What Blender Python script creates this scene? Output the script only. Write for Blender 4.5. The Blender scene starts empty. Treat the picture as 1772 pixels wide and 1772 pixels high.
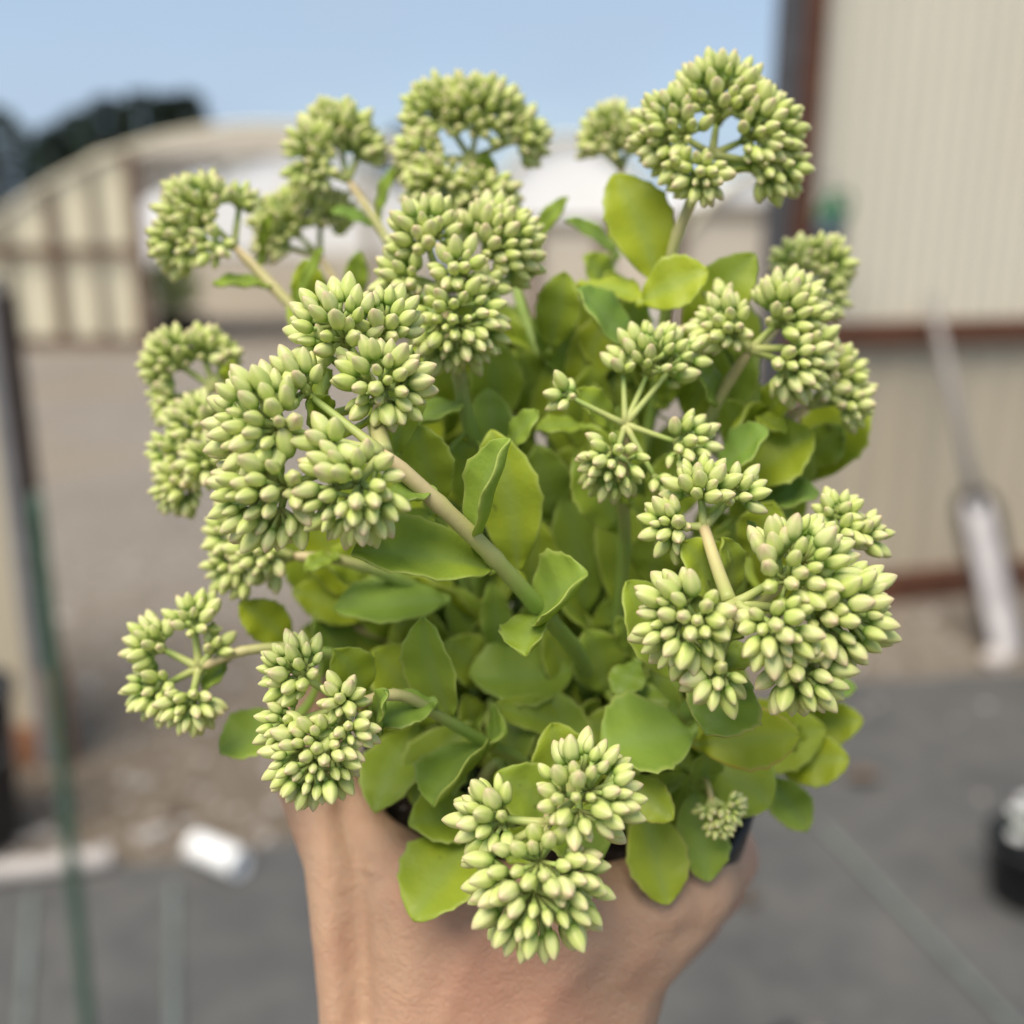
import bpy, bmesh, math, random
from mathutils import Vector, Matrix, noise as mnoise

R = math.radians
rng = random.Random(11)
sc = bpy.context.scene
col = sc.collection

# ------------------------------------------------------------------ camera
PITCH = R(15.0); CAMZ = 1.5; FPX = 1772.0
cam = bpy.data.cameras.new('camera')
cam.sensor_width = 36.0; cam.lens = 36.0; cam.clip_start = 0.01; cam.clip_end = 2000
cam_o = bpy.data.objects.new('camera', cam); col.objects.link(cam_o)
cam_o.location = (0, 0, CAMZ); cam_o.rotation_euler = (math.pi/2 - PITCH, 0, 0)
sc.camera = cam_o
cam.dof.use_dof = True
cam.dof.focus_distance = 0.212
cam.dof.aperture_fstop = 6.0

# ------------------------------------------------------------------ sky and sun
SUN_EL, SUN_AZ = R(60), R(212)       # high, over the viewer's left shoulder, through thin cloud
w = bpy.data.worlds.new('World'); sc.world = w; w.use_nodes = True
nt = w.node_tree; nt.nodes.clear()
out = nt.nodes.new('ShaderNodeOutputWorld')
sky = nt.nodes.new('ShaderNodeTexSky'); sky.sky_type = 'NISHITA'; sky.sun_disc = False
sky.sun_elevation = SUN_EL; sky.sun_rotation = SUN_AZ; sky.air_density = 1.0; sky.dust_density = 1.5
bg1 = nt.nodes.new('ShaderNodeBackground'); bg1.inputs['Strength'].default_value = 0.052
bg2 = nt.nodes.new('ShaderNodeBackground'); bg2.inputs['Color'].default_value = (0.485, 0.615, 0.79, 1); bg2.inputs['Strength'].default_value = 0.295
tc = nt.nodes.new('ShaderNodeTexCoord')
mp = nt.nodes.new('ShaderNodeMapping'); mp.inputs['Scale'].default_value = (1.2, 1.2, 3.2)
nz = nt.nodes.new('ShaderNodeTexNoise'); nz.inputs['Scale'].default_value = 2.4; nz.inputs['Detail'].default_value = 4
rp = nt.nodes.new('ShaderNodeMapRange'); rp.inputs['From Min'].default_value = 0.3; rp.inputs['From Max'].default_value = 0.7
rp.inputs['To Min'].default_value = 0.45; rp.inputs['To Max'].default_value = 1.0
mx = nt.nodes.new('ShaderNodeMixShader')
nt.links.new(sky.outputs[0], bg1.inputs[0])
nt.links.new(tc.outputs['Generated'], mp.inputs[0]); nt.links.new(mp.outputs[0], nz.inputs['Vector'])
nt.links.new(nz.outputs[0], rp.inputs[0]); nt.links.new(rp.outputs[0], mx.inputs[0])
nt.links.new(bg1.outputs[0], mx.inputs[1]); nt.links.new(bg2.outputs[0], mx.inputs[2])
nt.links.new(mx.outputs[0], out.inputs[0])

sun = bpy.data.lights.new('sun', 'SUN'); sun.energy = 1.5; sun.angle = R(42); sun.color = (1.0, 0.90, 0.75)
sun_o = bpy.data.objects.new('sun', sun); col.objects.link(sun_o)
sd = Vector((math.sin(SUN_AZ)*math.cos(SUN_EL), math.cos(SUN_AZ)*math.cos(SUN_EL), math.sin(SUN_EL)))
sun_o.rotation_euler = (-sd).to_track_quat('-Z', 'Y').to_euler()

vs = sc.view_settings
vs.view_transform = 'Standard'; vs.look = 'None'; vs.exposure = 1.72; vs.gamma = 1.0; vs.use_curve_mapping = False
sc.cycles.use_denoising = True
try: sc.cycles.denoiser = 'OPENIMAGEDENOISE'
except Exception: pass
sc.cycles.max_bounces = 7; sc.cycles.transparent_max_bounces = 8

# ------------------------------------------------------------------ geometry helpers
CAM = Vector((0, 0, CAMZ))
FWD = Vector((0, math.cos(PITCH), -math.sin(PITCH))); UP = Vector((0, math.sin(PITCH), math.cos(PITCH))); RT = Vector((1, 0, 0))
def pt(x, y, d):
    return CAM + FWD*d + RT*((x-886.0)/FPX*d) + UP*((886.0-y)/FPX*d)
def grd(x, y, z=0.0):
    v = FWD + RT*((x-886.0)/FPX) + UP*((886.0-y)/FPX)
    return CAM + v*((z-CAMZ)/v.z)
def aty(x, y, Y):
    v = FWD + RT*((x-886.0)/FPX) + UP*((886.0-y)/FPX)
    return CAM + v*(Y/v.y)

class MB:
    def __init__(s): s.v = []; s.f = []; s.a = {}
    def add(s, vs, fs, **attrs):
        n = len(s.v); s.v += [tuple(p) for p in vs]; s.f += [tuple(i+n for i in f) for f in fs]
        for k in set(s.a) | set(attrs):
            arr = s.a.setdefault(k, [0.0]*n)
            val = attrs.get(k, 0.0)
            arr += list(val) if isinstance(val, (list, tuple)) else [val]*len(vs)
    def mesh(s, name, mat, smooth=True):
        me = bpy.data.meshes.new(name); me.from_pydata(s.v, [], s.f)
        for k, arr in s.a.items():
            at = me.attributes.new(k, 'FLOAT', 'POINT'); at.data.foreach_set('value', arr)
        if smooth: me.polygons.foreach_set('use_smooth', [True]*len(me.polygons))
        if mat: me.materials.append(mat)
        me.update(); return me
    def build(s, name, mat, parent=None, smooth=True):
        o = bpy.data.objects.new(name, s.mesh(name, mat, smooth)); col.objects.link(o)
        if parent: put_under(o, parent)
        return o
    def box(s, c, size, rot=None, bev=0.0):
        hx, hy, hz = size[0]/2, size[1]/2, size[2]/2
        vs = []; fs = []
        if bev <= 0:
            vs = [Vector((sx*hx, sy*hy, sz*hz)) for sx in (-1, 1) for sy in (-1, 1) for sz in (-1, 1)]
            fs = [(0,1,3,2),(4,6,7,5),(0,4,5,1),(2,3,7,6),(0,2,6,4),(1,5,7,3)]
        else:
            bm = bmesh.new(); bmesh.ops.create_cube(bm, size=1.0)
            for v in bm.verts: v.co = Vector((v.co.x*size[0], v.co.y*size[1], v.co.z*size[2]))
            bmesh.ops.bevel(bm, geom=bm.edges[:], offset=bev, segments=2, profile=0.6, affect='EDGES')
            bm.verts.index_update(); vs = [v.co.copy() for v in bm.verts]; fs = [tuple(v.index for v in f.verts) for f in bm.faces]; bm.free()
        m = rot if rot is not None else Matrix.Identity(3)
        s.add([m @ v + Vector(c) for v in vs], fs); return s

def put_under(o, parent):
    bpy_mw = Matrix.Translation(parent.location) @ parent.rotation_euler.to_matrix().to_4x4() if parent.parent is None else MW[parent.name]
    o.parent = parent; o.matrix_parent_inverse = bpy_mw.inverted()
    MW[o.name] = Matrix.Identity(4) if o.type == 'MESH' and o.location.length == 0 else Matrix.Translation(o.location)
MW = {}
def tag(o, label=None, cat=None, group=None, kind=None):
    if label: o['label'] = label
    if cat: o['category'] = cat
    if group: o['group'] = group
    if kind: o['kind'] = kind
    return o
def empty(name, loc, label, cat, group=None):
    o = bpy.data.objects.new(name, None); o.empty_display_size = 0.02; col.objects.link(o); o.location = loc
    return tag(o, label, cat, group)

def frames(path):
    n = len(path); T = []
    for i in range(n):
        a = path[max(i-1, 0)]; b = path[min(i+1, n-1)]; d = (b-a)
        T.append(d.normalized() if d.length > 1e-12 else Vector((0, 0, 1)))
    h = Vector((0, 0, 1)) if abs(T[0].z) < 0.9 else Vector((1, 0, 0))
    x = T[0].cross(h).normalized(); out = []
    for t in T:
        x = (x - t*x.dot(t)); x = x.normalized() if x.length > 1e-9 else t.orthogonal().normalized()
        out.append((t, x, t.cross(x)))
    return out
def tube(mb, path, radii, seg=8, **at):
    fr = frames(path); n = len(path); vs = []; fs = []; tt = []
    if not isinstance(radii, (list, tuple)): radii = [radii]*n
    for i, p in enumerate(path):
        t, x, y = fr[i]
        for k in range(seg):
            a = 2*math.pi*k/seg; vs.append(p + (x*math.cos(a) + y*math.sin(a))*radii[i]); tt.append(i/(n-1))
    for i in range(n-1):
        for k in range(seg):
            a, b = i*seg+k, i*seg+(k+1) % seg; fs.append((a, b, b+seg, a+seg))
    fs.append(tuple(range(seg-1, -1, -1))); fs.append(tuple((n-1)*seg+k for k in range(seg)))
    mb.add(vs, fs, t=tt, **at)
def spline(ctrl, n):
    P = [ctrl[0]*2-ctrl[1]] + list(ctrl) + [ctrl[-1]*2-ctrl[-2]]
    m = len(ctrl)-1; out = []
    for i in range(n):
        s = i/(n-1)*m; k = min(int(s), m-1); u = s-k
        a, b, c, d = P[k], P[k+1], P[k+2], P[k+3]
        out.append(0.5*((2*b) + (c-a)*u + (2*a-5*b+4*c-d)*u*u + (3*b-a-3*c+d)*u**3))
    return out
def lathe(mb, prof, origin, axis, seg=40, **at):
    t = axis.normalized(); x = t.orthogonal().normalized(); y = t.cross(x); vs = []; fs = []
    for r, h in prof:
        for k in range(seg):
            a = 2*math.pi*k/seg; vs.append(origin + t*h + (x*math.cos(a)+y*math.sin(a))*r)
    for i in range(len(prof)-1):
        for k in range(seg):
            a, b = i*seg+k, i*seg+(k+1) % seg; fs.append((a, b, b+seg, a+seg))
    mb.add(vs, fs, **at)

# ------------------------------------------------------------------ materials
class NT:
    def __init__(s, name):
        s.m = bpy.data.materials.new(name); s.m.use_nodes = True; s.t = s.m.node_tree; s.t.nodes.clear()
        s.o = s.t.nodes.new('ShaderNodeOutputMaterial')
    def n(s, typ, **kw):
        nd = s.t.nodes.new('ShaderNode'+typ)
        for k, v in kw.items():
            if k in nd.inputs: s.set(nd.inputs[k], v)
            elif k.startswith('i') and k[1:].isdigit(): s.set(nd.inputs[int(k[1:])], v)
            else: setattr(nd, k, v)
        return nd
    def set(s, sock, v):
        if hasattr(v, 'outputs'): s.t.links.new(v.outputs[0], sock)
        elif hasattr(v, 'is_output'): s.t.links.new(v, sock)
        elif isinstance(v, tuple) and len(v) == 3 and sock.type == 'RGBA': sock.default_value = (*v, 1)
        else: sock.default_value = v
    def mix(s, f, a, b, blend='MIX'):
        nd = s.t.nodes.new('ShaderNodeMix'); nd.data_type = 'RGBA'; nd.blend_type = blend
        s.set(nd.inputs[0], f); s.set(nd.inputs[6], a); s.set(nd.inputs[7], b); return nd.outputs[2]
    def ramp(s, f, lo, hi, a=0.0, b=1.0):
        nd = s.n('MapRange'); s.set(nd.inputs[0], f); nd.inputs[1].default_value = lo; nd.inputs[2].default_value = hi
        nd.inputs[3].default_value = a; nd.inputs[4].default_value = b; return nd.outputs[0]
    def attr(s, name):
        nd = s.t.nodes.new('ShaderNodeAttribute'); nd.attribute_name = name; return nd.outputs['Fac']
    def noise(s, scale, detail=3, rough=0.55, vec=None, co='Object'):
        tcn = s.t.nodes.new('ShaderNodeTexCoord'); nd = s.n('TexNoise'); nd.inputs['Scale'].default_value = scale
        nd.inputs['Detail'].default_value = detail; nd.inputs['Roughness'].default_value = rough
        src = tcn.outputs[co]
        if vec:
            mpn = s.n('Mapping'); mpn.inputs['Scale'].default_value = vec; s.t.links.new(src, mpn.inputs[0]); src = mpn.outputs[0]
        s.t.links.new(src, nd.inputs['Vector']); return nd.outputs['Fac']
    def bump(s, h, strength, dist):
        nd = s.n('Bump'); s.t.links.new(h, nd.inputs['Height']); nd.inputs['Strength'].default_value = strength; nd.inputs['Distance'].default_value = dist
        return nd.outputs[0]
    def pbr(s, color, rough=0.6, spec=0.5, normal=None, **kw):
        b = s.n('BsdfPrincipled'); s.set(b.inputs['Base Color'], color); s.set(b.inputs['Roughness'], rough)
        s.set(b.inputs['Specular IOR Level'], spec)
        if normal is not None: s.t.links.new(normal, b.inputs['Normal'])
        for k, v in kw.items(): s.set(b.inputs[k], v)
        return b
    def done(s, sh):
        s.t.links.new(sh.outputs[0], s.o.inputs[0]); return s.m

def simple(name, c, rough=0.6, var=0.25, scale=8.0, spec=0.4, vec=None, bump=0.0, bdist=0.002, metallic=0.0):
    k = NT(name); n1 = k.noise(scale, 5, 0.6, vec)
    a = tuple(x*(1-var) for x in c); b = tuple(min(1, x*(1+var)) for x in c)
    cc = k.mix(k.ramp(n1, 0.3, 0.7), a, b)
    nm = k.bump(k.noise(scale*6, 4), bump, bdist) if bump else None
    return k.done(k.pbr(cc, rough, spec, nm, Metallic=metallic))

def leaf_material():
    k = NT('leaf_skin')
    tone = k.attr('tone'); rim = k.attr('rim'); mid = k.attr('mid')
    n1 = k.noise(90, 4, 0.6); n2 = k.noise(420, 3)
    c = k.mix(k.ramp(tone, 0, 1), (0.205, 0.335, 0.066), (0.385, 0.455, 0.026))
    c = k.mix(k.ramp(n1, 0.35, 0.7, 0, 0.55), c, k.mix(1.0, c, (1.32, 1.22, 0.80), 'MULTIPLY'))
    c = k.mix(k.ramp(n2, 0.6, 0.8, 0, 0.25), c, (0.26, 0.36, 0.10))
    c = k.mix(k.ramp(mid, 0, 1, 0, 0.42), c, (0.30, 0.42, 0.15))
    rimc = k.mix(k.ramp(k.attr('blush'), 0, 1), (0.46, 0.53, 0.14), (0.60, 0.40, 0.13))
    c = k.mix(k.ramp(rim, 0.0, 1.0, 0, 0.85), c, rimc)
    sp = k.ramp(k.noise(150, 2, 0.5), 0.735, 0.76, 0, 0.5)
    c = k.mix(sp, c, (0.10, 0.12, 0.03))
    nm = k.bump(k.noise(260, 5, 0.65), 0.30, 0.0012)
    b = k.pbr(c, k.ramp(n1, 0.3, 0.7, 0.34, 0.5), 0.32, nm)
    tr = k.n('BsdfTranslucent'); k.set(tr.inputs[0], k.mix(1.0, c, (1.5, 1.4, 0.3), 'MULTIPLY'))
    ms = k.n('MixShader'); ms.inputs[0].default_value = 0.30
    k.t.links.new(b.outputs[0], ms.inputs[1]); k.t.links.new(tr.outputs[0], ms.inputs[2])
    return k.done(ms)
def bud_material():
    k = NT('bud_skin')
    t = k.attr('t'); rnd = k.attr('rnd'); rid = k.attr('rim')
    c = k.mix(k.ramp(rnd, 0, 1), (0.655, 0.715, 0.225), (0.76, 0.765, 0.36))
    c = k.mix(k.ramp(t, 0.04, 0.40, 1, 0), c, (0.27, 0.44, 0.07))
    pink = k.mix(k.ramp(rnd, 0.2, 1.0), (0.76, 0.64, 0.42), (0.72, 0.42, 0.38))
    c = k.mix(k.ramp(t, 0.70, 1.0, 0, 0.65), c, pink)
    c = k.mix(k.ramp(rid, 0.0, 1.0, 0.38, 0), c, k.mix(1.0, c, (0.66, 0.86, 0.52), 'MULTIPLY'))
    nm = k.bump(k.noise(1200, 3), 0.12, 0.0003)
    b = k.pbr(c, 0.42, 0.40, nm); tr = k.n('BsdfTranslucent'); k.set(tr.inputs[0], c)
    ms = k.n('MixShader'); ms.inputs[0].default_value = 0.2
    k.t.links.new(b.outputs[0], ms.inputs[1]); k.t.links.new(tr.outputs[0], ms.inputs[2])
    return k.done(ms)
def stem_material():
    k = NT('stem_skin'); t = k.attr('t'); n1 = k.noise(160, 4)
    c = k.mix(k.ramp(t, 0.62, 1.0), (0.26, 0.36, 0.08), (0.60, 0.46, 0.27))
    c = k.mix(k.ramp(n1, 0.4, 0.7, 0, 0.5), c, k.mix(1.0, c, (0.98, 1.14, 0.78), 'MULTIPLY'))
    c = k.mix(k.ramp(k.noise(700, 2), 0.66, 0.78, 0, 0.4), c, (0.42, 0.26, 0.15))
    b = k.pbr(c, 0.45, 0.4, k.bump(k.noise(500, 3), 0.15, 0.0006))
    return k.done(b)
def pedicel_material():
    k = NT('pedicel_skin'); t = k.attr('t'); n1 = k.noise(200, 3)
    c = k.mix(k.ramp(t, 0.0, 1.0), (0.46, 0.46, 0.17), (0.34, 0.46, 0.11))
    c = k.mix(k.ramp(n1, 0.4, 0.7, 0, 0.4), c, (0.26, 0.38, 0.10))
    return k.done(k.pbr(c, 0.5, 0.35))
def skin_material():
    k = NT('skin')
    n1 = k.noise(28, 4, 0.6); n2 = k.noise(75, 4, 0.6); n3 = k.noise(16, 2)
    c = k.mix(k.ramp(n1, 0.32, 0.68), (0.475, 0.285, 0.182), (0.545, 0.35, 0.23))
    c = k.mix(k.ramp(n3, 0.42, 0.68, 0, 0.6), c, (0.51, 0.24, 0.165))
    c = k.mix(k.ramp(n2, 0.55, 0.75, 0, 0.35), c, (0.42, 0.20, 0.13))
    h1 = k.noise(900, 4, 0.7)
    wv = k.noise(240, 5, 0.7, (1, 0.35, 1))
    add = k.n('Math', operation='ADD'); k.t.links.new(h1, add.inputs[0]); k.t.links.new(wv, add.inputs[1])
    nm = k.bump(add.outputs[0], 0.55, 0.0018)
    b = k.pbr(c, 0.5, 0.4, nm, **{'Subsurface Weight': 0.35, 'Subsurface Scale': 0.004, 'Subsurface Radius': (1.0, 0.35, 0.18)})
    return k.done(b)

M = {}
M['leaf'] = leaf_material(); M['bud'] = bud_material(); M['stem'] = stem_material(); M['ped'] = pedicel_material(); M['skin'] = skin_material()
M['pot'] = simple('black_plastic', (0.010, 0.010, 0.011), 0.42, 0.3, 40, 0.5, bump=0.1, bdist=0.001)
M['nail'] = simple('nail', (0.66, 0.42, 0.34), 0.28, 0.06, 30, 0.5)

def soil_material():
    k = NT('potting_soil'); n1 = k.noise(260, 6, 0.7); n2 = k.noise(500, 2)
    c = k.mix(k.ramp(n1, 0.35, 0.7), (0.010, 0.007, 0.005), (0.06, 0.042, 0.03))
    c = k.mix(k.ramp(n2, 0.70, 0.72), c, (0.55, 0.53, 0.50))
    return k.done(k.pbr(c, 0.95, 0.2, k.bump(n1, 0.9, 0.004)))
M['soil'] = soil_material()

# ================================================================== SETTING
def ground_material():
    k = NT('gravel_dirt')
    n1 = k.noise(0.9, 5, 0.6); n2 = k.noise(14, 6, 0.7); n3 = k.noise(70, 4, 0.7)
    c = k.mix(k.ramp(n1, 0.35, 0.65), (0.300, 0.262, 0.222), (0.365, 0.325, 0.275))
    c = k.mix(k.ramp(n2, 0.38, 0.66), k.mix(1.0, c, (0.58, 0.56, 0.53), 'MULTIPLY'), c)
    c = k.mix(k.ramp(n3, 0.5, 0.8, 0, 0.55), c, (0.46, 0.43, 0.39))
    # sandy strip of soil by the mat and the tunnel row: its own patchy outline
    c = k.mix(k.ramp(k.noise(0.35, 3, 0.5), 0.56, 0.66, 0, 0.5), c, (0.30, 0.235, 0.16))
    tcn = k.n('TexCoord'); sep = k.n('SeparateXYZ'); k.t.links.new(tcn.outputs['Object'], sep.inputs[0])
    ma = k.n('Math', operation='MULTIPLY_ADD'); k.t.links.new(k.noise(2.2, 5, 0.65), ma.inputs[0]); ma.inputs[1].default_value = 2.2; k.t.links.new(sep.outputs[1], ma.inputs[2])
    soil = k.mix(k.ramp(n2, 0.35, 0.65), (0.120, 0.092, 0.066), (0.235, 0.190, 0.140))
    c = k.mix(k.ramp(ma.outputs[0], 4.1, 5.6, 0.95, 0), c, soil)
    return k.done(k.pbr(c, 0.95, 0.2, k.bump(n3, 0.8, 0.02)))
M['ground'] = ground_material()
mb = MB()
gx = [-600, -60, -12, -6, -3, 0, 3, 6, 12, 60, 600]; gy = [-40, -4, 0, 2, 4, 6, 9, 14, 25, 60, 900]
mb.add([Vector((x, y, 0)) for y in gy for x in gx], [(j*11+i, j*11+i+1, (j+1)*11+i+1, (j+1)*11+i) for j in range(10) for i in range(10)])
tag(mb.build('ground', M['ground'], smooth=False), kind='structure')

# woven ground cover: edge runs from near left to far right
def mat_material():
    k = NT('woven_ground_cover')
    n1 = k.noise(1.6, 5, 0.65); n2 = k.noise(9, 5, 0.65); n3 = k.noise(60, 3)
    c = k.mix(k.ramp(n1, 0.3, 0.7), (0.060, 0.060, 0.060), (0.100, 0.098, 0.094))
    c = k.mix(k.ramp(n2, 0.45, 0.75, 0, 0.6), c, (0.135, 0.127, 0.113))
    c = k.mix(k.ramp(n2, 0.28, 0.42, 0.5, 0), c, (0.055, 0.055, 0.056))
    b = k.pbr(c, 0.8, 0.3, k.bump(n3, 0.5, 0.004)); return k.done(b)
M['mat'] = mat_material()
edge = [grd(-500, 1600), grd(-60, 1545), grd(230, 1500), grd(420, 1478), grd(700, 1405), grd(1000, 1300), grd(1350, 1195), grd(1500, 1183), grd(1772, 1165), grd(2300, 1130)]
mb = MB()
top = spline(edge, 60)
for i, p in enumerate(top): p.y += 0.02*mnoise.noise(Vector((i*0.37, 1.3, 0)))
vs_ = []; fs_ = []
rows = 14
for i, p in enumerate(top):
    for j in range(rows+1):
        f = j/rows; q = Vector((p.x*(1-0.35*f), p.y*(1-f) + (-1.5)*f, 0))
        q.z = 0.006 + 0.010*(0.5+0.5*mnoise.noise(Vector((q.x*2.2, q.y*2.2, 4.0)))); vs_.append(q)
for i in range(len(top)-1):
    for j in range(rows):
        a = i*(rows+1)+j; fs_.append((a, a+1, a+rows+2, a+rows+1))
mb.add(vs_, fs_)
tag(mb.build('ground_cover', M['mat']), kind='structure')
# printed guide lines of the cover (thin woven stripes)
M['stripe'] = simple('stripe_yarn', (0.135, 0.155, 0.142), 0.8, 0.35, 30)
mb = MB()
for (x0, y0), (x1, y1), wd in (((300, 1545), (300, 2100), 0.018), ((1420, 1440), (2000, 2050), 0.018), ((55, 1560), (20, 2100), 0.016)):
    a, b = grd(x0, y0), grd(x1, y1); d = (b-a).normalized(); s = Vector((-d.y, d.x, 0))*wd/2; n = 30; vs_ = []; fs_ = []
    for i in range(n+1):
        c = a.lerp(b, i/n); c.z = 0.0225
        vs_ += [c-s, c+s]
        if i: fs_.append((2*i-2, 2*i-1, 2*i+1, 2*i))
    mb.add(vs_, fs_)
tag(mb.build('ground_cover_stripe', M['stripe']), kind='structure')

# loose pebbles
M['pebble'] = simple('pebble', (0.34, 0.31, 0.285), 0.9, 0.45, 14)
mb = MB(); pr = random.Random(5)
ico = bmesh.new(); bmesh.ops.create_icosphere(ico, subdivisions=1, radius=1.0); ico.verts.index_update()
IV = [v.co.copy() for v in ico.verts]; IF = [tuple(v.index for v in f.verts) for f in ico.faces]; ico.free()
for i in range(2600):
    y = 2.2 + 9*pr.random()**1.6; x = (pr.random()-0.5)*1.3*y
    s = 0.006 + 0.018*pr.random()**3
    ex = min(top, key=lambda q: abs(q.x-x))
    if y < ex.y+0.03 and pr.random() > 0.10: continue
    mm = Matrix.Rotation(pr.random()*6.28, 3, 'Z') @ Matrix.Diagonal(Vector((s*(0.7+pr.random()), s, s*0.6)))
    mb.add([mm @ v + Vector((x, y, s*0.25)) for v in IV], IF)
tag(mb.build('gravel', M['pebble'], smooth=False), 'loose grey pebbles scattered over the bare gravel yard', 'gravel', kind='stuff')

# ------------------------------------------------------------------ right: cream panel wall
def sheet_material(name, c, trans):
    k = NT(name); n1 = k.noise(3, 4, 0.6, (14, 14, 0.5)); n2 = k.noise(1.5, 5, 0.65)
    cc = k.mix(k.ramp(n1, 0.35, 0.65), tuple(x*0.95 for x in c), tuple(min(0.95, x*1.04) for x in c))
    cc = k.mix(k.ramp(n2, 0.5, 0.8, 0, 0.35), cc, (c[0]*0.86, c[1]*0.80, c[2]*0.70))
    b = k.pbr(cc, 0.45, 0.4); tr = k.n('BsdfTranslucent'); k.set(tr.inputs[0], cc)
    ms = k.n('MixShader'); ms.inputs[0].default_value = trans
    k.t.links.new(b.outputs[0], ms.inputs[1]); k.t.links.new(tr.outputs[0], ms.inputs[2]); return k.done(ms)
M['sheet'] = sheet_material('cream_sheet', (0.77, 0.72, 0.585), 0.15)
M['sheet_low'] = sheet_material('tan_sheet', (0.56, 0.49, 0.37), 0.15)
M['sheet_tan'] = sheet_material('straw_sheet', (0.80, 0.74, 0.56), 0.15)
M['film'] = sheet_material('white_film', (0.92, 0.92, 0.92), 0.08)
M['beige'] = sheet_material('beige_film', (0.62, 0.56, 0.47), 0.15)
M['rust'] = simple('rust_paint', (0.105, 0.040, 0.020), 0.75, 0.35, 12)
M['grey_metal'] = simple('grey_metal', (0.075, 0.072, 0.075), 0.55, 0.25, 10)
M['brown_wood'] = simple('brown_timber', (0.135, 0.085, 0.058), 0.8, 0.35, 6, vec=(1, 1, 0.2))
M['galv'] = simple('galvanised', (0.20, 0.20, 0.205), 0.5, 0.2, 12)
M['dark_brown'] = simple('dark_brown_paint', (0.032, 0.020, 0.015), 0.6, 0.35, 8)
M['taupe'] = simple('weathered_timber', (0.24, 0.205, 0.155), 0.8, 0.25, 6, vec=(1, 1, 0.2))

corner = grd(1306, 1062)                       # foot of the wall's corner post
WA = R(15); wd = Vector((math.cos(WA), math.sin(WA), 0)); wn = Vector((math.sin(WA), -math.cos(WA), 0))
Rw = Matrix(((wd.x, -wn.x, 0), (wd.y, -wn.y, 0), (0, 0, 1)))
wall = empty('panel_wall', corner, 'tall cream corrugated panel wall with rusty brown corner post and rails', 'wall')
def wbox(name, mat, s0, s1, z0, z1, off, th, bev=0.004, parent=wall):
    mb = MB(); c = corner + wd*((s0+s1)/2) + wn*off; c.z = (z0+z1)/2
    mb.box(c, (s1-s0, th, z1-z0), Rw, bev); return mb.build(name, mat, parent, smooth=False)
wbox('corner_post', M['rust'], 0.005, 0.095, 0, 3.3, 0.03, 0.085)
wbox('steel_channel', M['grey_metal'], -0.060, 0.002, 0, 3.3, 0.03, 0.10)
rail_z = 1.5 - (corner.y+0.2)*math.tan(R(15) + math.atan((572-886)/FPX))
wbox('rail', M['rust'], 0.099, 4.2, rail_z-0.045, rail_z+0.045, 0.02, 0.06)
wbox('base_board', M['rust'], 0.099, 4.2, 0.0, 0.13, 0.02, 0.06)
wbox('head_rail', M['rust'], 0.099, 4.2, 3.2, 3.29, 0.02, 0.06)
for s in (1.35, 2.7, 4.15): wbox('stud', M['rust'], s, s+0.06, 0.0, 3.2, -0.045, 0.05)
def corrugated(name, mat, s0, s1, z0, z1, off, amp, pitch):
    mb = MB(); n = int((s1-s0)/pitch*10); vs_ = []; fs_ = []
    for layer in (0, 1):
        for i in range(n+1):
            s = s0+(s1-s0)*i/n; o_ = off + amp*math.sin(2*math.pi*(s-s0)/pitch) - layer*0.004
            for z in (z0, z1):
                p = corner + wd*s + wn*o_; p.z = z; vs_.append(p)
    b = 2*(n+1)
    for i in range(n):
        fs_.append((2*i, 2*i+2, 2*i+3, 2*i+1)); fs_.append((b+2*i, b+2*i+1, b+2*i+3, b+2*i+2))
        fs_.append((2*i, b+2*i, b+2*i+2, 2*i+2)); fs_.append((2*i+1, 2*i+3, b+2*i+3, b+2*i+1))
    mb.add(vs_, fs_); return mb.build(name, mat, wall, smooth=False)
for s0, s1 in ((0.099, 1.38), (1.385, 2.72), (2.725, 4.2)):
    corrugated('upper_sheet', M['sheet'], s0, s1, rail_z+0.03, 3.22, -0.012, 0.0028, 0.076)
    corrugated('lower_sheet', M['sheet_low'], s0, s1, 0.10, rail_z-0.03, -0.012, 0.004, 0.15)

# green watering can-like jug hanging at the post
M['green_plastic'] = simple('green_plastic', (0.006, 0.095, 0.034), 0.4, 0.2, 20)
M['slate_plastic'] = simple('slate_plastic', (0.060, 0.080, 0.105), 0.45, 0.2, 20)
gb = corner + wd*0.115 + wn*0.155; zc = 1.5 - (gb.y)*math.tan(R(15)+math.atan((383-886)/FPX))
gb.z = zc-0.10
jug = empty('hanging_jug', gb, 'green and slate plastic jug hanging beside the rusty corner post', 'jug')
mb = MB(); lathe(mb, [(0.0, 0.0), (0.045, 0.0), (0.055, 0.012), (0.056, 0.10), (0.050, 0.14), (0.028, 0.175), (0.020, 0.19), (0.020, 0.205), (0.0, 0.206)], gb, Vector((0, 0, 1)), 28); mb.build('body', M['green_plastic'], jug)
mb = MB(); lathe(mb, [(0.0505, 0.02), (0.0585, 0.022), (0.0585, 0.10), (0.052, 0.102)], gb + wd*(-0.004), Vector((0, 0, 1)), 28); mb.build('sleeve', M['slate_plastic'], jug)
mb = MB(); tube(mb, spline([gb+Vector((0.018, 0, 0.195)), gb+Vector((0.055, 0.0, 0.20)), gb+Vector((0.07, 0, 0.15)), gb+Vector((0.053, 0, 0.09))], 14), 0.007, 8); mb.build('handle', M['green_plastic'], jug)
mb = MB(); tube(mb, [gb+Vector((0, 0, 0.2)), gb+Vector((0, 0, 0.25)), gb+Vector((0, 0, 0.25))-wn*0.10-wd*0.06], 0.003, 6); mb.build('hook', M['grey_metal'], jug)

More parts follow.
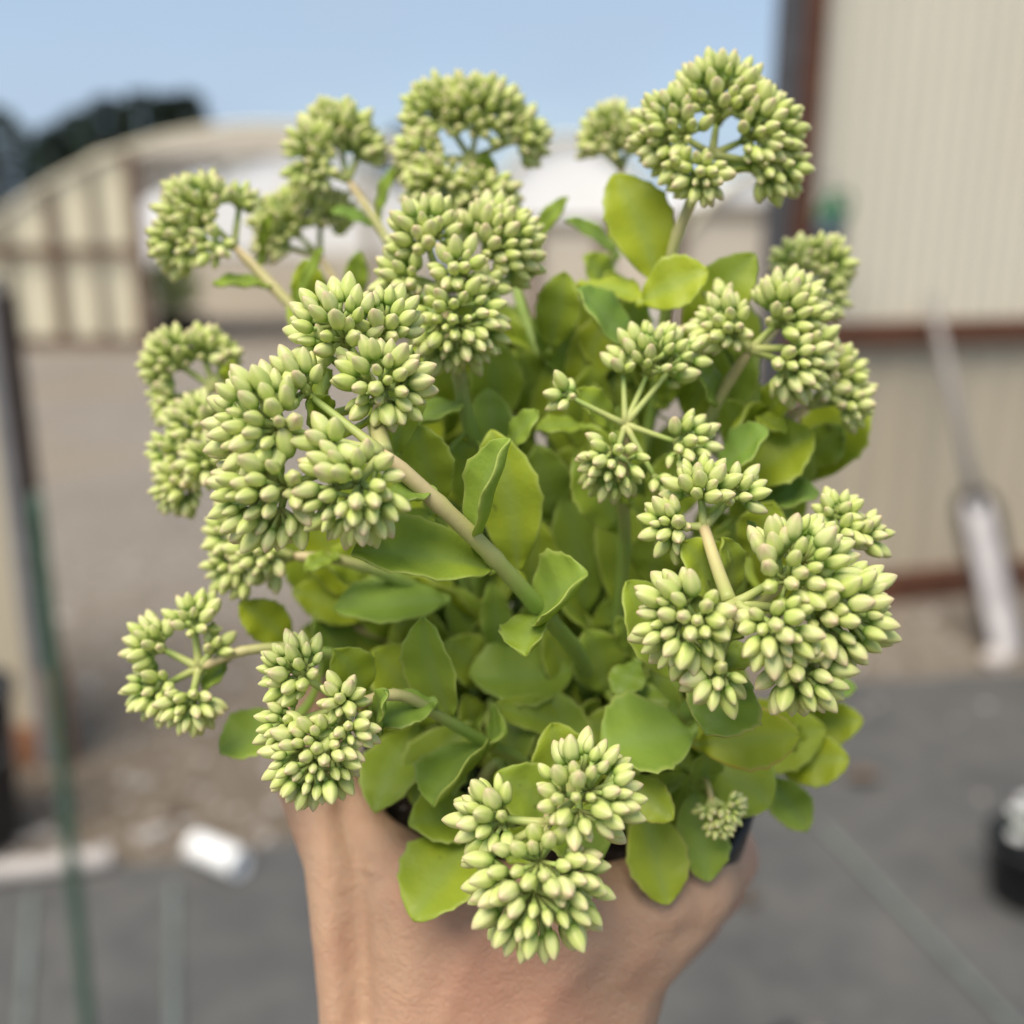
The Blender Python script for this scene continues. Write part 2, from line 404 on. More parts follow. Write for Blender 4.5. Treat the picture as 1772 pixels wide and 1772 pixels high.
# shovel leaning on the wall
M['white_paint'] = simple('white_blade', (0.43, 0.405, 0.40), 0.5, 0.2, 9)
M['handle_grey'] = simple('weathered_handle', (0.25, 0.235, 0.225), 0.7, 0.15, 20, vec=(1, 1, 0.2))
foot = grd(1748, 1135); topw = aty(1612, 515, corner.y + 0.09)
shov = empty('leaning_spade', foot, 'long grey handled spade with white blade and brown edges leaning on the wall', 'spade')
ax = (topw-foot).normalized(); mid_ = foot + ax*((topw-foot).length*0.44)
mb = MB(); tube(mb, [mid_-ax*0.06, topw.lerp(mid_, 0.5), topw], [0.021, 0.019, 0.018], 12); mb.build('handle', M['handle_grey'], shov)
sx = ax.cross(Vector((0, -1, 0))).normalized(); sy = ax.cross(sx).normalized()
Ls = (mid_-foot).length; mb = MB(); vs_ = []; fs_ = []; NUs, NVs = 14, 10
for s_ in (0, 1):
    for i in range(NUs+1):
        u = i/NUs; hw = 0.066*(1 - 0.35*max(0, (0.12-u)/0.12)**2)*(1-0.25*max(0, (u-0.9)/0.1)**2)
        for j in range(NVs+1):
            v = -1+2*j/NVs; vs_.append(foot + ax*(u*Ls) + sx*(hw*v) + sy*(0.014*v*v - 0.004*s_))
q = (NUs+1)*(NVs+1)
for i in range(NUs):
    for j in range(NVs):
        a = i*(NVs+1)+j; fs_ += [(a, a+1, a+NVs+2, a+NVs+1), (q+a, q+a+NVs+1, q+a+NVs+2, q+a+1)]
mb.add(vs_, fs_); mb.build('blade', M['white_paint'], shov)
for s_ in (-1, 1):
    mb = MB(); pth = [foot + ax*(u*Ls) + sx*(s_*0.070) + sy*0.013 for u in (0.02, 0.3, 0.6, 0.93)] + [foot+ax*(Ls*1.0)+sx*(s_*0.045)+sy*0.008, foot+ax*(Ls*1.02)]
    tube(mb, pth, 0.019, 8); mb.build('blade_edge', M['dark_brown'], shov)

# white pebble-like stone
def blob(name, c, s, mat, seed, label, cat):
    bm = bmesh.new(); bmesh.ops.create_icosphere(bm, subdivisions=3, radius=1.0)
    for v in bm.verts:
        n_ = 1+0.16*mnoise.noise(v.co*1.4+Vector((seed, 0, 0))); v.co = Vector((v.co.x*s[0], v.co.y*s[1], v.co.z*s[2]))*n_
    me = bpy.data.meshes.new(name); bm.to_mesh(me); bm.free(); me.polygons.foreach_set('use_smooth', [True]*len(me.polygons)); me.materials.append(mat)
    o = bpy.data.objects.new(name, me); col.objects.link(o); o.location = c; return tag(o, label, cat)
M['stone'] = simple('pale_stone', (0.52, 0.47, 0.44), 0.8, 0.15, 20)
c = grd(1722, 1150); c.z = 0.028
blob('stone', c, (0.045, 0.04, 0.036), M['stone'], 2.0, 'round pale stone lying on the ground below the spade blade', 'stone')

# white flowering plant in a black pot
M['wflower'] = simple('white_petal', (0.80, 0.79, 0.76), 0.6, 0.06, 30)
M['dgreen'] = simple('dark_leaf', (0.055, 0.095, 0.035), 0.5, 0.4, 30)
def nursery_pot(parent, base, r, h, mat):
    mb = MB(); lathe(mb, [(0.0, 0.0), (r*0.80, 0.0), (r*0.83, 0.006), (r*0.97, h*0.88), (r*1.03, h*0.885), (r*1.04, h*0.99), (r*1.02, h), (r*0.96, h), (r*0.93, h*0.86), (0, h*0.86)], base, Vector((0, 0, 1)), 36)
    return mb.build('pot', mat, parent)
fp = grd(1782, 1560); fp.z = 0.015
wf = empty('flowering_plant', fp, 'white flowering plant in a black nursery pot on the ground cover', 'plant')
nursery_pot(wf, fp, 0.11, 0.155, M['pot'])
fr_ = random.Random(3)
mb = MB()
for i in range(46):
    a = fr_.random()*6.28; r_ = 0.09*math.sqrt(fr_.random()); b = fp + Vector((0.5*r_*math.cos(a), 0.5*r_*math.sin(a), 0.13)); t_ = fp + Vector((1.2*r_*math.cos(a), 1.2*r_*math.sin(a), 0.15+0.06*fr_.random()))
    s = (t_-b).cross(Vector((fr_.random()-0.5, fr_.random()-0.5, 0.3))).normalized()*0.011; m_ = (b+t_)/2 + Vector((0, 0, 0.012)); th = Vector((0, 0, 0.0015))
    mb.add([b, m_+s, t_, m_-s, m_+th*2, m_-th], [(0, 1, 4), (1, 2, 4), (2, 3, 4), (3, 0, 4), (1, 0, 5), (2, 1, 5), (3, 2, 5), (0, 3, 5)])
tag(mb.build('foliage', M['dgreen'], wf), kind='stuff')
for dx, dy, dz in ((-0.075, -0.05, 0.185), (-0.055, 0.0, 0.215), (-0.02, -0.04, 0.20), (0.03, -0.02, 0.22), (0.06, 0.03, 0.20), (-0.01, 0.05, 0.215), (0.045, -0.06, 0.19)):
    c = fp + Vector((dx, dy, dz)); mb = MB()
    tube(mb, [fp+Vector((dx*0.4, dy*0.4, 0.13)), c], 0.0018, 6)
    for k in range(6):
        a = k*math.pi/3+fr_.random()*0.3; d = Vector((math.cos(a), math.sin(a), 0.35)).normalized(); s = d.cross(Vector((0, 0, 1))).normalized()*0.011; t_ = c+d*0.026; m_ = c+d*0.014
        mb.add([c, m_+s, t_, m_-s, m_+Vector((0, 0, 0.005)), m_-Vector((0, 0, 0.002))], [(0, 1, 4), (1, 2, 4), (2, 3, 4), (3, 0, 4), (1, 0, 5), (2, 1, 5), (3, 2, 5), (0, 3, 5)])
    mb.build('flower', M['wflower'], wf)

# black pot just below the frame on the mat, and by the left edge a black bin
fp = grd(1390, 1965); fp.z = 0.015
np_ = empty('nursery_pot', fp, 'empty black nursery pot standing on the ground cover below the hand', 'pot'); nursery_pot(np_, fp, 0.085, 0.14, M['pot'])
fp = grd(-62, 1462); fp.z = 0.0
bb = empty('black_bin', fp, 'black plastic bin standing in front of the tan gate panel', 'bin')
mb = MB(); lathe(mb, [(0, 0), (0.13, 0), (0.135, 0.01), (0.155, 0.40), (0.165, 0.405), (0.165, 0.425), (0.15, 0.425), (0.13, 0.03), (0, 0.03)], fp, Vector((0, 0, 1)), 32); mb.build('body', M['pot'], bb)
mb = MB(); tube(mb, spline([fp+Vector((0.155, 0, 0.39)), fp+Vector((0.18, -0.05, 0.30)), fp+Vector((0.12, -0.14, 0.27)), fp+Vector((0, -0.19, 0.27)), fp+Vector((-0.155, 0, 0.39))], 20), 0.005, 6); mb.build('bail_handle', M['grey_metal'], bb)

# ------------------------------------------------------------------ left: door frame with tan panel
ps = grd(112, 1318)
dr = empty('gate', ps, 'low gate with tan panel, dark brown and grey post and rusty foot', 'gate')
def dbox(name, mat, x0, x1, z0, z1, y, th, bev=0.003):
    mb = MB(); mb.box(((x0+x1)/2, y, (z0+z1)/2), (x1-x0, th, z1-z0), None, bev); return mb.build(name, mat, dr, smooth=False)
M['orange_rust'] = simple('orange_rust', (0.26, 0.115, 0.055), 0.8, 0.35, 18)
dbox('post', M['dark_brown'], ps.x-0.020, ps.x+0.016, 0.30, 1.36, ps.y, 0.05)
dbox('steel_channel', M['galv'], ps.x-0.062, ps.x-0.022, 0.0, 1.40, ps.y, 0.06)
dbox('post_foot', M['orange_rust'], ps.x-0.022, ps.x+0.028, 0.0, 0.297, ps.y-0.002, 0.055)
dbox('panel', M['sheet_low'], ps.x-1.0, ps.x-0.064, 0.12, 1.30, ps.y+0.01, 0.03)
dbox('base_board', M['orange_rust'], ps.x-1.0, ps.x-0.064, 0.0, 0.117, ps.y, 0.05)
dbox('top_rail', M['brown_wood'], ps.x-1.0, ps.x-0.064, 1.303, 1.36, ps.y, 0.05)

# green stake
M['stake'] = simple('green_coated_steel', (0.050, 0.105, 0.070), 0.45, 0.25, 30)
b = grd(158, 1830); tpp = aty(60, 850, b.y+0.02)
mb = MB(); L_ = (tpp-b).length; n = 40
tube(mb, [b.lerp(tpp, i/n) for i in range(n+1)], [0.0105 + (0.0016 if i % 2 else 0) for i in range(n)] + [0.004], 10)
tag(mb.build('garden_stake', M['stake']), 'slim green coated garden stake standing in front of the gate post', 'stake')

# white plastic pipes on the ground
M['pvc'] = simple('white_pvc', (0.80, 0.80, 0.79), 0.4, 0.05, 10)
M['pvc_dirty'] = simple('dusty_pvc', (0.42, 0.385, 0.36), 0.6, 0.15, 14)
def pipe(name, a, b, r, mat, label):
    mb = MB(); d = (b-a).normalized(); a = Vector(a); b = Vector(b); a.z = r+0.012; b.z = r+0.012
    ctr = (a+b)/2; x = Vector((0, 0, 1)); y = d.cross(x); seg = 20; vs_ = []; fs_ = []
    rings = [(a, r*0.86), (a, r), (a+d*0.004, r*1.02), (b-d*0.004, r*1.02), (b, r), (b, r*0.86), (b-d*0.03, r*0.84), (a+d*0.03, r*0.84)]
    for p, rr in rings:
        for k in range(seg):
            an = 2*math.pi*k/seg; vs_.append(p+(x*math.cos(an)+y*math.sin(an))*rr)
    for i in range(len(rings)):
        for k in range(seg):
            i2 = (i+1) % len(rings); fs_.append((i*seg+k, i*seg+(k+1) % seg, i2*seg+(k+1) % seg, i2*seg+k))
    mb.add(vs_, fs_); return tag(mb.build(name, mat), label, 'pipe')
pipe('plastic_pipe', grd(340, 1490), grd(418, 1525), 0.034, M['pvc'], 'short bright white plastic pipe lying at the mat edge')
pipe('plastic_pipe', grd(-130, 1550), grd(196, 1508), 0.026, M['pvc_dirty'], 'long dusty off-white pipe lying behind the green stake')

# dry leaves on the mat
M['dry'] = simple('dry_leaf', (0.125, 0.085, 0.055), 0.85, 0.35, 40)
for i, (x, y, s, lab) in enumerate(((1492, 1362, 0.05, 'crumpled brown dry leaf on the mat beside the plant'), (1292, 1572, 0.04, 'brown dry leaf curled on the mat beside the hand'), (298, 1418, 0.035, 'dark dry leaf on the gravel behind the white pipe'))):
    c = grd(x, y); c.z = 0.024; mb = MB(); vs_ = []; fs_ = []; an = i*1.3
    for a in range(9):
        u = a/8; hw = s*0.55*math.sin(math.pi*max(0.04, min(0.96, u)))
        for j in range(5):
            v = -1+j/2; lx, ly = (u-0.5)*2*s, hw*v
            vs_.append(c + Vector((lx*math.cos(an)-ly*math.sin(an), lx*math.sin(an)+ly*math.cos(an), 0.012*v*v + 0.01*math.sin(3*u+i))))
    for a in range(8):
        for j in range(4): q = a*5+j; fs_.append((q, q+1, q+6, q+5))
    mb.add(vs_, fs_); o = mb.build('dry_leaf', M['dry']); md = o.modifiers.new('thick', 'SOLIDIFY'); md.thickness = 0.0012
    tag(o, lab, 'leaf')

# ------------------------------------------------------------------ polytunnels behind
def arch_pts(cx, half, peak, eave, n=28):
    out = []
    for i in range(n+1):
        a = math.pi*(1-i/n); out.append((cx+half*math.cos(a), eave+(peak-eave)*max(0, math.sin(a))**1.8))
    return out
def tunnel(name, label, cx, Y, half, peak, eave, length, film, group='polytunnels across the yard'):
    t = empty(name, (cx, Y, 0), label, 'polytunnel', group)
    A = arch_pts(cx, half, peak, eave); mb = MB(); n = len(A)
    prof = [(A[0][0], 0.0)] + A + [(A[-1][0], 0.0)]; m = len(prof); vs_ = []; fs_ = []
    ny = 6
    for j in range(ny+1):
        for x, z in prof: vs_.append(Vector((x, Y+0.12+length*j/ny, z)))
    for j in range(ny):
        for i in range(m-1): a = j*m+i; fs_.append((a, a+1, a+m+1, a+m))
    mb.add(vs_, fs_); o = mb.build('roof_film', film, t); md = o.modifiers.new('thick', 'SOLIDIFY'); md.thickness = 0.01
    for j in range(0, ny+1, 2):
        mb = MB(); tube(mb, [Vector((x, Y+length*j/ny - (0.03 if j == 0 else 0), z)) for x, z in prof], 0.035, 8); mb.build('hoop', M['taupe'] if j else M['sheet_tan'], t)
    return t, A
# left tunnel with straw panels
Y1 = 14.6
def X1(px, py=420): return aty(px, py, Y1).x
def Z1(py): return aty(400, py, Y1).z
t1, A1 = tunnel('polytunnel', 'polytunnel with straw coloured end panels in brown timber framing before the conifers', X1(470), Y1, X1(470)-X1(-60), Z1(216), Z1(430), 4, M['film'])
def hz(x, half, cx, peak, eave):
    q = max(0.0, 1-((x-cx)/half)**2); return eave+(peak-eave)*q**0.9
def t1h(x): return hz(x, X1(470)-X1(-60), X1(470), Z1(216), Z1(430))
xs = [X1(-50), X1(8), X1(92), X1(165), X1(238)]
for i in range(4):
    a, b = xs[i], xs[i+1]
    for z0, z1 in ((0.12, 1.28), (1.36, None)):
        za, zb = (t1h(a)-0.08, t1h(b)-0.08) if z1 is None else (z1, z1)
        mb = MB(); P = [Vector((a+0.05, Y1+0.05, z0)), Vector((b-0.05, Y1+0.05, z0)), Vector((b-0.05, Y1+0.05, zb)), Vector((a+0.05, Y1+0.05, za))]
        mb.add(P+[p+Vector((0, 0.03, 0)) for p in P], [(0, 1, 2, 3), (7, 6, 5, 4), (0, 4, 5, 1), (1, 5, 6, 2), (2, 6, 7, 3), (3, 7, 4, 0)])
        mb.build('end_panel', M['sheet_tan'], t1, smooth=False)
for i, x in enumerate(xs):
    mb = MB(); h = t1h(x)-0.05; wdt = (0.1, 0.1, 0.13, 0.09, 0.18)[i]
    mb.box((x, Y1, h/2), (wdt, 0.12, h), None, 0.01); mb.build('end_post', M['brown_wood'] if i in (4, 2) else M['taupe'], t1, smooth=False)
mb = MB(); mb.box(((xs[0]+xs[4])/2, Y1-0.075, 1.32), (xs[4]-xs[0]-0.2, 0.02, 0.15), None, 0.005); mb.build('end_rail', M['brown_wood'], t1, smooth=False)
mb = MB(); mb.box(((xs[0]+xs[4])/2, Y1-0.075, 0.08), (xs[4]-xs[0]-0.2, 0.02, 0.15), None, 0.005); mb.build('base_board', M['brown_wood'], t1, smooth=False)
# beige gable infill above the doorway and a white roll-down curtain
mb = MB(); vs_ = []; fs_ = []; xa, xb = X1(240), X1(960); n = 20
for i in range(n+1):
    x = xa+(xb-xa)*i/n
    for z in (Z1(268), max(Z1(267), t1h(x)-0.04)):
        for y in (Y1-0.06, Y1-0.03): vs_.append(Vector((x, y, z)))
for i in range(n):
    a = i*4; fs_ += [(a, a+4, a+6, a+2), (a+1, a+3, a+7, a+5), (a, a+1, a+5, a+4), (a+2, a+6, a+7, a+3)]
mb.add(vs_, fs_); mb.build('gable_infill', M['beige'], t1, smooth=False)
Y0 = 21.0
x0_ = aty(500, 300, Y0).x; h0_ = x0_-aty(262, 300, Y0).x
t0, A0 = tunnel('polytunnel', 'rounded white film polytunnel seen through the doorway of the timber framed one', x0_, Y0, h0_, aty(500, 264, Y0).z, aty(500, 425, Y0).z, 10, M['film'])
mb = MB(); vs_ = []; fs_ = []; zt = 1.2
for x, z in A0:
    for y in (Y0+0.02, Y0+0.05): vs_ += [Vector((x, y, zt)), Vector((x, y, max(zt, z-0.02)))]
for i in range(len(A0)-1):
    q = i*4; fs_ += [(q, q+4, q+5, q+1), (q+2, q+3, q+7, q+6)]
mb.add(vs_, fs_); mb.build('gable_film', M['film'], t0, smooth=False)
mb = MB(); mb.box((x0_, Y0+0.03, 0.57), (2*h0_-0.1, 0.05, 1.14), None, 0.01); mb.build('end_wall', M['beige'], t0, smooth=False)
xw, hw_ = aty(200, 300, 26).x, 2.0
t0b, A0b = tunnel('polytunnel', 'farthest white polytunnel showing beside the rounded white one', xw, 26.0, hw_, aty(200, 262, 26).z, 1.3, 10, M['film'])
mb = MB(); vs_ = []; fs_ = []; zt = 0.0
for x, z in A0b:
    for y in (26.02, 26.05): vs_ += [Vector((x, y, zt)), Vector((x, y, max(zt, z-0.02)))]
for i in range(len(A0b)-1):
    q = i*4; fs_ += [(q, q+4, q+5, q+1), (q+2, q+3, q+7, q+6)]
mb.add(vs_, fs_); mb.build('gable_film', M['film'], t0b, smooth=False)
for px in (640, 930):
    mb = MB(); x = X1(px); h = t1h(x)-0.05; mb.box((x, Y1, h/2), (0.15, 0.12, h), None, 0.01); mb.build('end_post', M['taupe'], t1, smooth=False)

# centre and right white tunnels
def end_wall(t, cx, Y, half, top, film, posts, rail=True):
    mb = MB(); mb.box((cx, Y+0.02, top/2), (2*half-0.1, 0.04, top), None, 0.01); mb.build('end_wall', film, t, smooth=False)
    for i in range(posts):
        x = cx-half+2*half*i/(posts-1); mb = MB(); mb.box((x, Y-0.04, top/2+0.03), (0.14, 0.07, top+0.06), None, 0.01); mb.build('end_post', M['brown_wood'], t, smooth=False)
    if rail:
        mb = MB(); mb.box((cx, Y-0.03, top+0.05), (2*half, 0.05, 0.1), None, 0.01); mb.build('end_rail', M['taupe'], t, smooth=False)
Y2 = 12.5
x2 = aty(985, 300, Y2).x; h2 = x2-aty(800, 300, Y2).x
t2, A2 = tunnel('polytunnel', 'low white film polytunnel with beige end wall behind the plant', x2, Y2, h2, aty(985, 238, Y2).z, 1.35, 12, M['film'])
end_wall(t2, x2, Y2, h2, 1.62, M['beige'], 4)
mb = MB(); vs_ = []; fs_ = []
for x, z in A2:
    for y in (Y2+0.02, Y2+0.05): vs_ += [Vector((x, y, 1.70)), Vector((x, y, max(1.70, z-0.02)))]
for i in range(len(A2)-1):
    a = i*4; fs_ += [(a, a+4, a+5, a+1), (a+2, a+3, a+7, a+6)]
mb.add(vs_, fs_); mb.build('gable_film', M['film'], t2, smooth=False)
Y3 = 11.0
x3 = aty(1340, 300, Y3).x; h3 = x3-aty(1175, 300, Y3).x
t3, A3 = tunnel('polytunnel', 'white film polytunnel with brown posts beside the panel wall', x3, Y3, h3, aty(1340, 292, Y3).z, 1.4, 12, M['film'])
end_wall(t3, x3, Y3, h3, aty(1300, 372, Y3).z, M['beige'], 3)
mb = MB(); vs_ = []; fs_ = []; zt = aty(1300, 372, Y3).z+0.11
for x, z in A3:
    for y in (Y3+0.02, Y3+0.05): vs_ += [Vector((x, y, zt)), Vector((x, y, max(zt, z-0.02)))]
for i in range(len(A3)-1):
    a = i*4; fs_ += [(a, a+4, a+5, a+1), (a+2, a+3, a+7, a+6)]
mb.add(vs_, fs_); mb.build('gable_film', M['film'], t3, smooth=False)

# shrub in a black tub by the doorway
fp = grd(318, 592); tub = empty('tub_shrub', fp, 'pale green shrub in a black tub beside the timber post', 'shrub')
nursery_pot(tub, fp, 0.36, 0.42, M['pot'])
M['shrub'] = simple('shrub_leaf', (0.20, 0.25, 0.09), 0.6, 0.35, 5)
mb = MB(); sr = random.Random(8)
for i in range(900):
    d = Vector((sr.gauss(0, 1), sr.gauss(0, 1), sr.gauss(0, 1))).normalized()*(0.42*sr.random()**0.4); c = fp+Vector((-0.12, 0, 0.82))+Vector((d.x*1.05, d.y, d.z*1.1))
    s1 = Vector((sr.gauss(0, 1), sr.gauss(0, 1), sr.gauss(0, 1))).normalized()*0.05; s2 = s1.orthogonal().normalized()*0.025
    mb.add([c-s1, c+s2, c+s1, c-s2], [(0, 1, 2, 3)])
mb.build('crown', M['shrub'], tub, smooth=False)
mb = MB(); tube(mb, [fp+Vector((0, 0, 0.3)), fp+Vector((-0.05, 0, 0.6)), fp+Vector((-0.1, 0, 1.0))], [0.03, 0.025, 0.01], 8); mb.build('trunk', M['brown_wood'], tub)

# conifers behind the tunnels
M['needle'] = simple('conifer_needles', (0.022, 0.040, 0.024), 0.7, 0.5, 0.8)
M['bark'] = simple('bark', (0.10, 0.075, 0.055), 0.9, 0.3, 4)
def conifer(x, Y, h, wdt, seed, label):
    r_ = random.Random(seed); b = Vector((x, Y, 0)); t = empty('conifer_tree', b, label, 'tree', 'conifers behind the polytunnels')
    mb = MB(); tube(mb, [b, b+Vector((0.1, 0, h*0.5)), b+Vector((0, 0, h*0.97))], [0.28, 0.17, 0.03], 10)
    for k in range(26):
        z = h*(0.12+0.8*k/26); a = r_.random()*6.28; rr = wdt*(1-z/h)*0.8+0.2
        tube(mb, [b+Vector((0, 0, z)), b+Vector((rr*math.cos(a), rr*math.sin(a), z-0.1*rr))], [0.05, 0.015], 5)
    mb.build('trunk', M['bark'], t)
    mb = MB()
    for k in range(2600):
        z = h*(0.08+0.92*r_.random()**1.15); a = r_.random()*6.28; lump = 0.75+0.35*mnoise.noise(Vector((math.cos(a)*1.5, math.sin(a)*1.5, z*0.8+seed)))
        rr = (wdt*1.35*(1-z/h)**0.5*lump+0.12)*math.sqrt(r_.random()); c = b+Vector((rr*math.cos(a), rr*math.sin(a), z))
        d = Vector((math.cos(a), math.sin(a), r_.uniform(-0.5, 0.4))).normalized()*r_.uniform(0.18, 0.4); s = d.cross(Vector((r_.gauss(0, 1), r_.gauss(0, 1), 1))).normalized()*0.09
        mb.add([c-d*0.3, c+s, c+d, c-s], [(0, 1, 2, 3)])
    mb.build('crown', M['needle'], t, smooth=False)
for px, py, Y, wdt, sd_, lab in ((-30, 180, 34, 2.6, 1, 'broad dark conifer at the outer end of the tree row'), (95, 218, 40, 2.1, 2, 'dark conifer dipping low next to the broad end conifer'), (140, 190, 42, 2.0, 9, 'short dark conifer rising over the timber end panels'), (185, 168, 40, 2.2, 3, 'dark conifer above the straw panels of the polytunnel'),
                          (245, 158, 42, 2.3, 4, 'tallest dark conifer in the middle of the tree row'), (290, 162, 40, 1.9, 7, 'dark conifer just inside the row behind the arched roof'), (325, 160, 41, 1.5, 5, 'slim dark conifer ending the row beside open sky'), (690, 222, 55, 1.6, 6, 'lone distant conifer behind the plant between two flower heads')):
    p = aty(px, py, Y); conifer(p.x, Y, p.z, wdt, sd_, lab)

# ================================================================== POTTED STONECROP
RC = pt(970, 1285, 0.292)                                  # rim centre
N_ = (UP*0.80 - FWD*0.60).normalized(); E1 = RT.copy(); E2 = (UP*0.60 + FWD*0.80).normalized()
POTR, POTH = 0.0545, 0.100
def potr(h): return POTR*(1-0.38*h/POTH)
plant = empty('potted_stonecrop', RC - N_*POTH, 'stonecrop with pale green flower buds in a black pot held by a hand', 'plant')
mb = MB()
lathe(mb, [(0.0, -POTH), (potr(POTH)-0.003, -POTH), (potr(POTH), -POTH+0.004), (potr(0.016), -0.016), (POTR+0.0012, -0.0155), (POTR+0.0018, -0.001), (POTR+0.0008, 0.0), (POTR-0.0012, -0.0005), (POTR-0.0022, -0.012), (potr(0.03)-0.0018, -0.03), (potr(POTH)-0.0025, -POTH+0.003), (0.0, -POTH+0.003)], RC, N_, 64)
pot = mb.build('pot', M['pot'], plant)
mb = MB(); vs_ = []; fs_ = []; n1_, n2_ = 10, 40
for i in range(n1_+1):
    for k in range(n2_):
        r_ = (potr(0.013)-0.0015)*i/n1_; a = 2*math.pi*k/n2_
        p = RC + (E1*math.cos(a)+E2*math.sin(a))*r_ - N_*0.013; p += N_*0.0025*mnoise.noise(p*160); vs_.append(p)
for i in range(n1_):
    for k in range(n2_): a, b = i*n2_+k, i*n2_+(k+1) % n2_; fs_.append((a, b, b+n2_, a+n2_))
mb.add(vs_, fs_); mb.build('soil', M['soil'], plant)

# --- bud meshes
def bud_shape(seed):
    r_ = random.Random(seed); vs_ = []; fs_ = []; tt = []; rim = []
    prof = [(0.0, 0.085), (0.04, 0.172), (0.12, 0.232), (0.26, 0.274), (0.42, 0.284), (0.58, 0.268), (0.73, 0.219), (0.86, 0.147), (0.95, 0.078), (1.0, 0.012)]
    seg = 15; ph = r_.random()*6.28; bx, by = r_.uniform(-0.05, 0.05), r_.uniform(-0.05, 0.05); fat = r_.uniform(0.92, 1.08)
    for t, r0 in prof:
        amp = 0.075*min(1, t/0.3)
        for k in range(seg):
            a = 2*math.pi*k/seg; c5 = math.cos(5*a+ph); rr = r0*fat*(1+amp*c5)
            vs_.append(Vector((rr*math.cos(a)+bx*t*t, rr*math.sin(a)+by*t*t, t))); tt.append(t); rim.append(0.5+0.5*c5 if t > 0.12 else 0.5)
    for i in range(len(prof)-1):
        for k in range(seg): a, b = i*seg+k, i*seg+(k+1) % seg; fs_.append((a, b, b+seg, a+seg))
    fs_.append(tuple(range(seg-1, -1, -1))); fs_.append(tuple((len(prof)-1)*seg+k for k in range(seg)))
    return vs_, fs_, tt, rim
BUDS = [bud_shape(i) for i in range(8)]
BMESH = []
for i in range(24):
    v, f, t, rm = BUDS[i % 8]; mb = MB(); mb.add(v, f, t=t, rnd=(i*0.618) % 1.0, rim=rm); BMESH.append(mb.mesh('bud', M['bud']))

STEMS = []           # sampled stem points for attaching leaves
def add_stem(ctrl_px, baseoff, rad, name='stem'):
    base = RC + E1*baseoff[0] + E2*baseoff[1] - N_*0.016
    P = [pt(*c) for c in ctrl_px]
    first = P[0]; lead = base + N_*0.022 + (first-base)*0.12
    path = spline([base, lead] + P, 12+10*len(P))
    n = len(path); mb = MB(); nodes = max(3, n//6)
    rr = []
    for i in range(n):
        u = i/(n-1); r_ = 0.88*rad*(1.12-0.26*u)
        if i % 7 == 3: r_ *= 1.13
        if i >= n-2: r_ *= (0.82, 0.5)[i-(n-2)]
        rr.append(r_)
    tube(mb, path, rr, 12)
    mb.build(name, M['stem'], plant)
    STEMS.append(path); return path

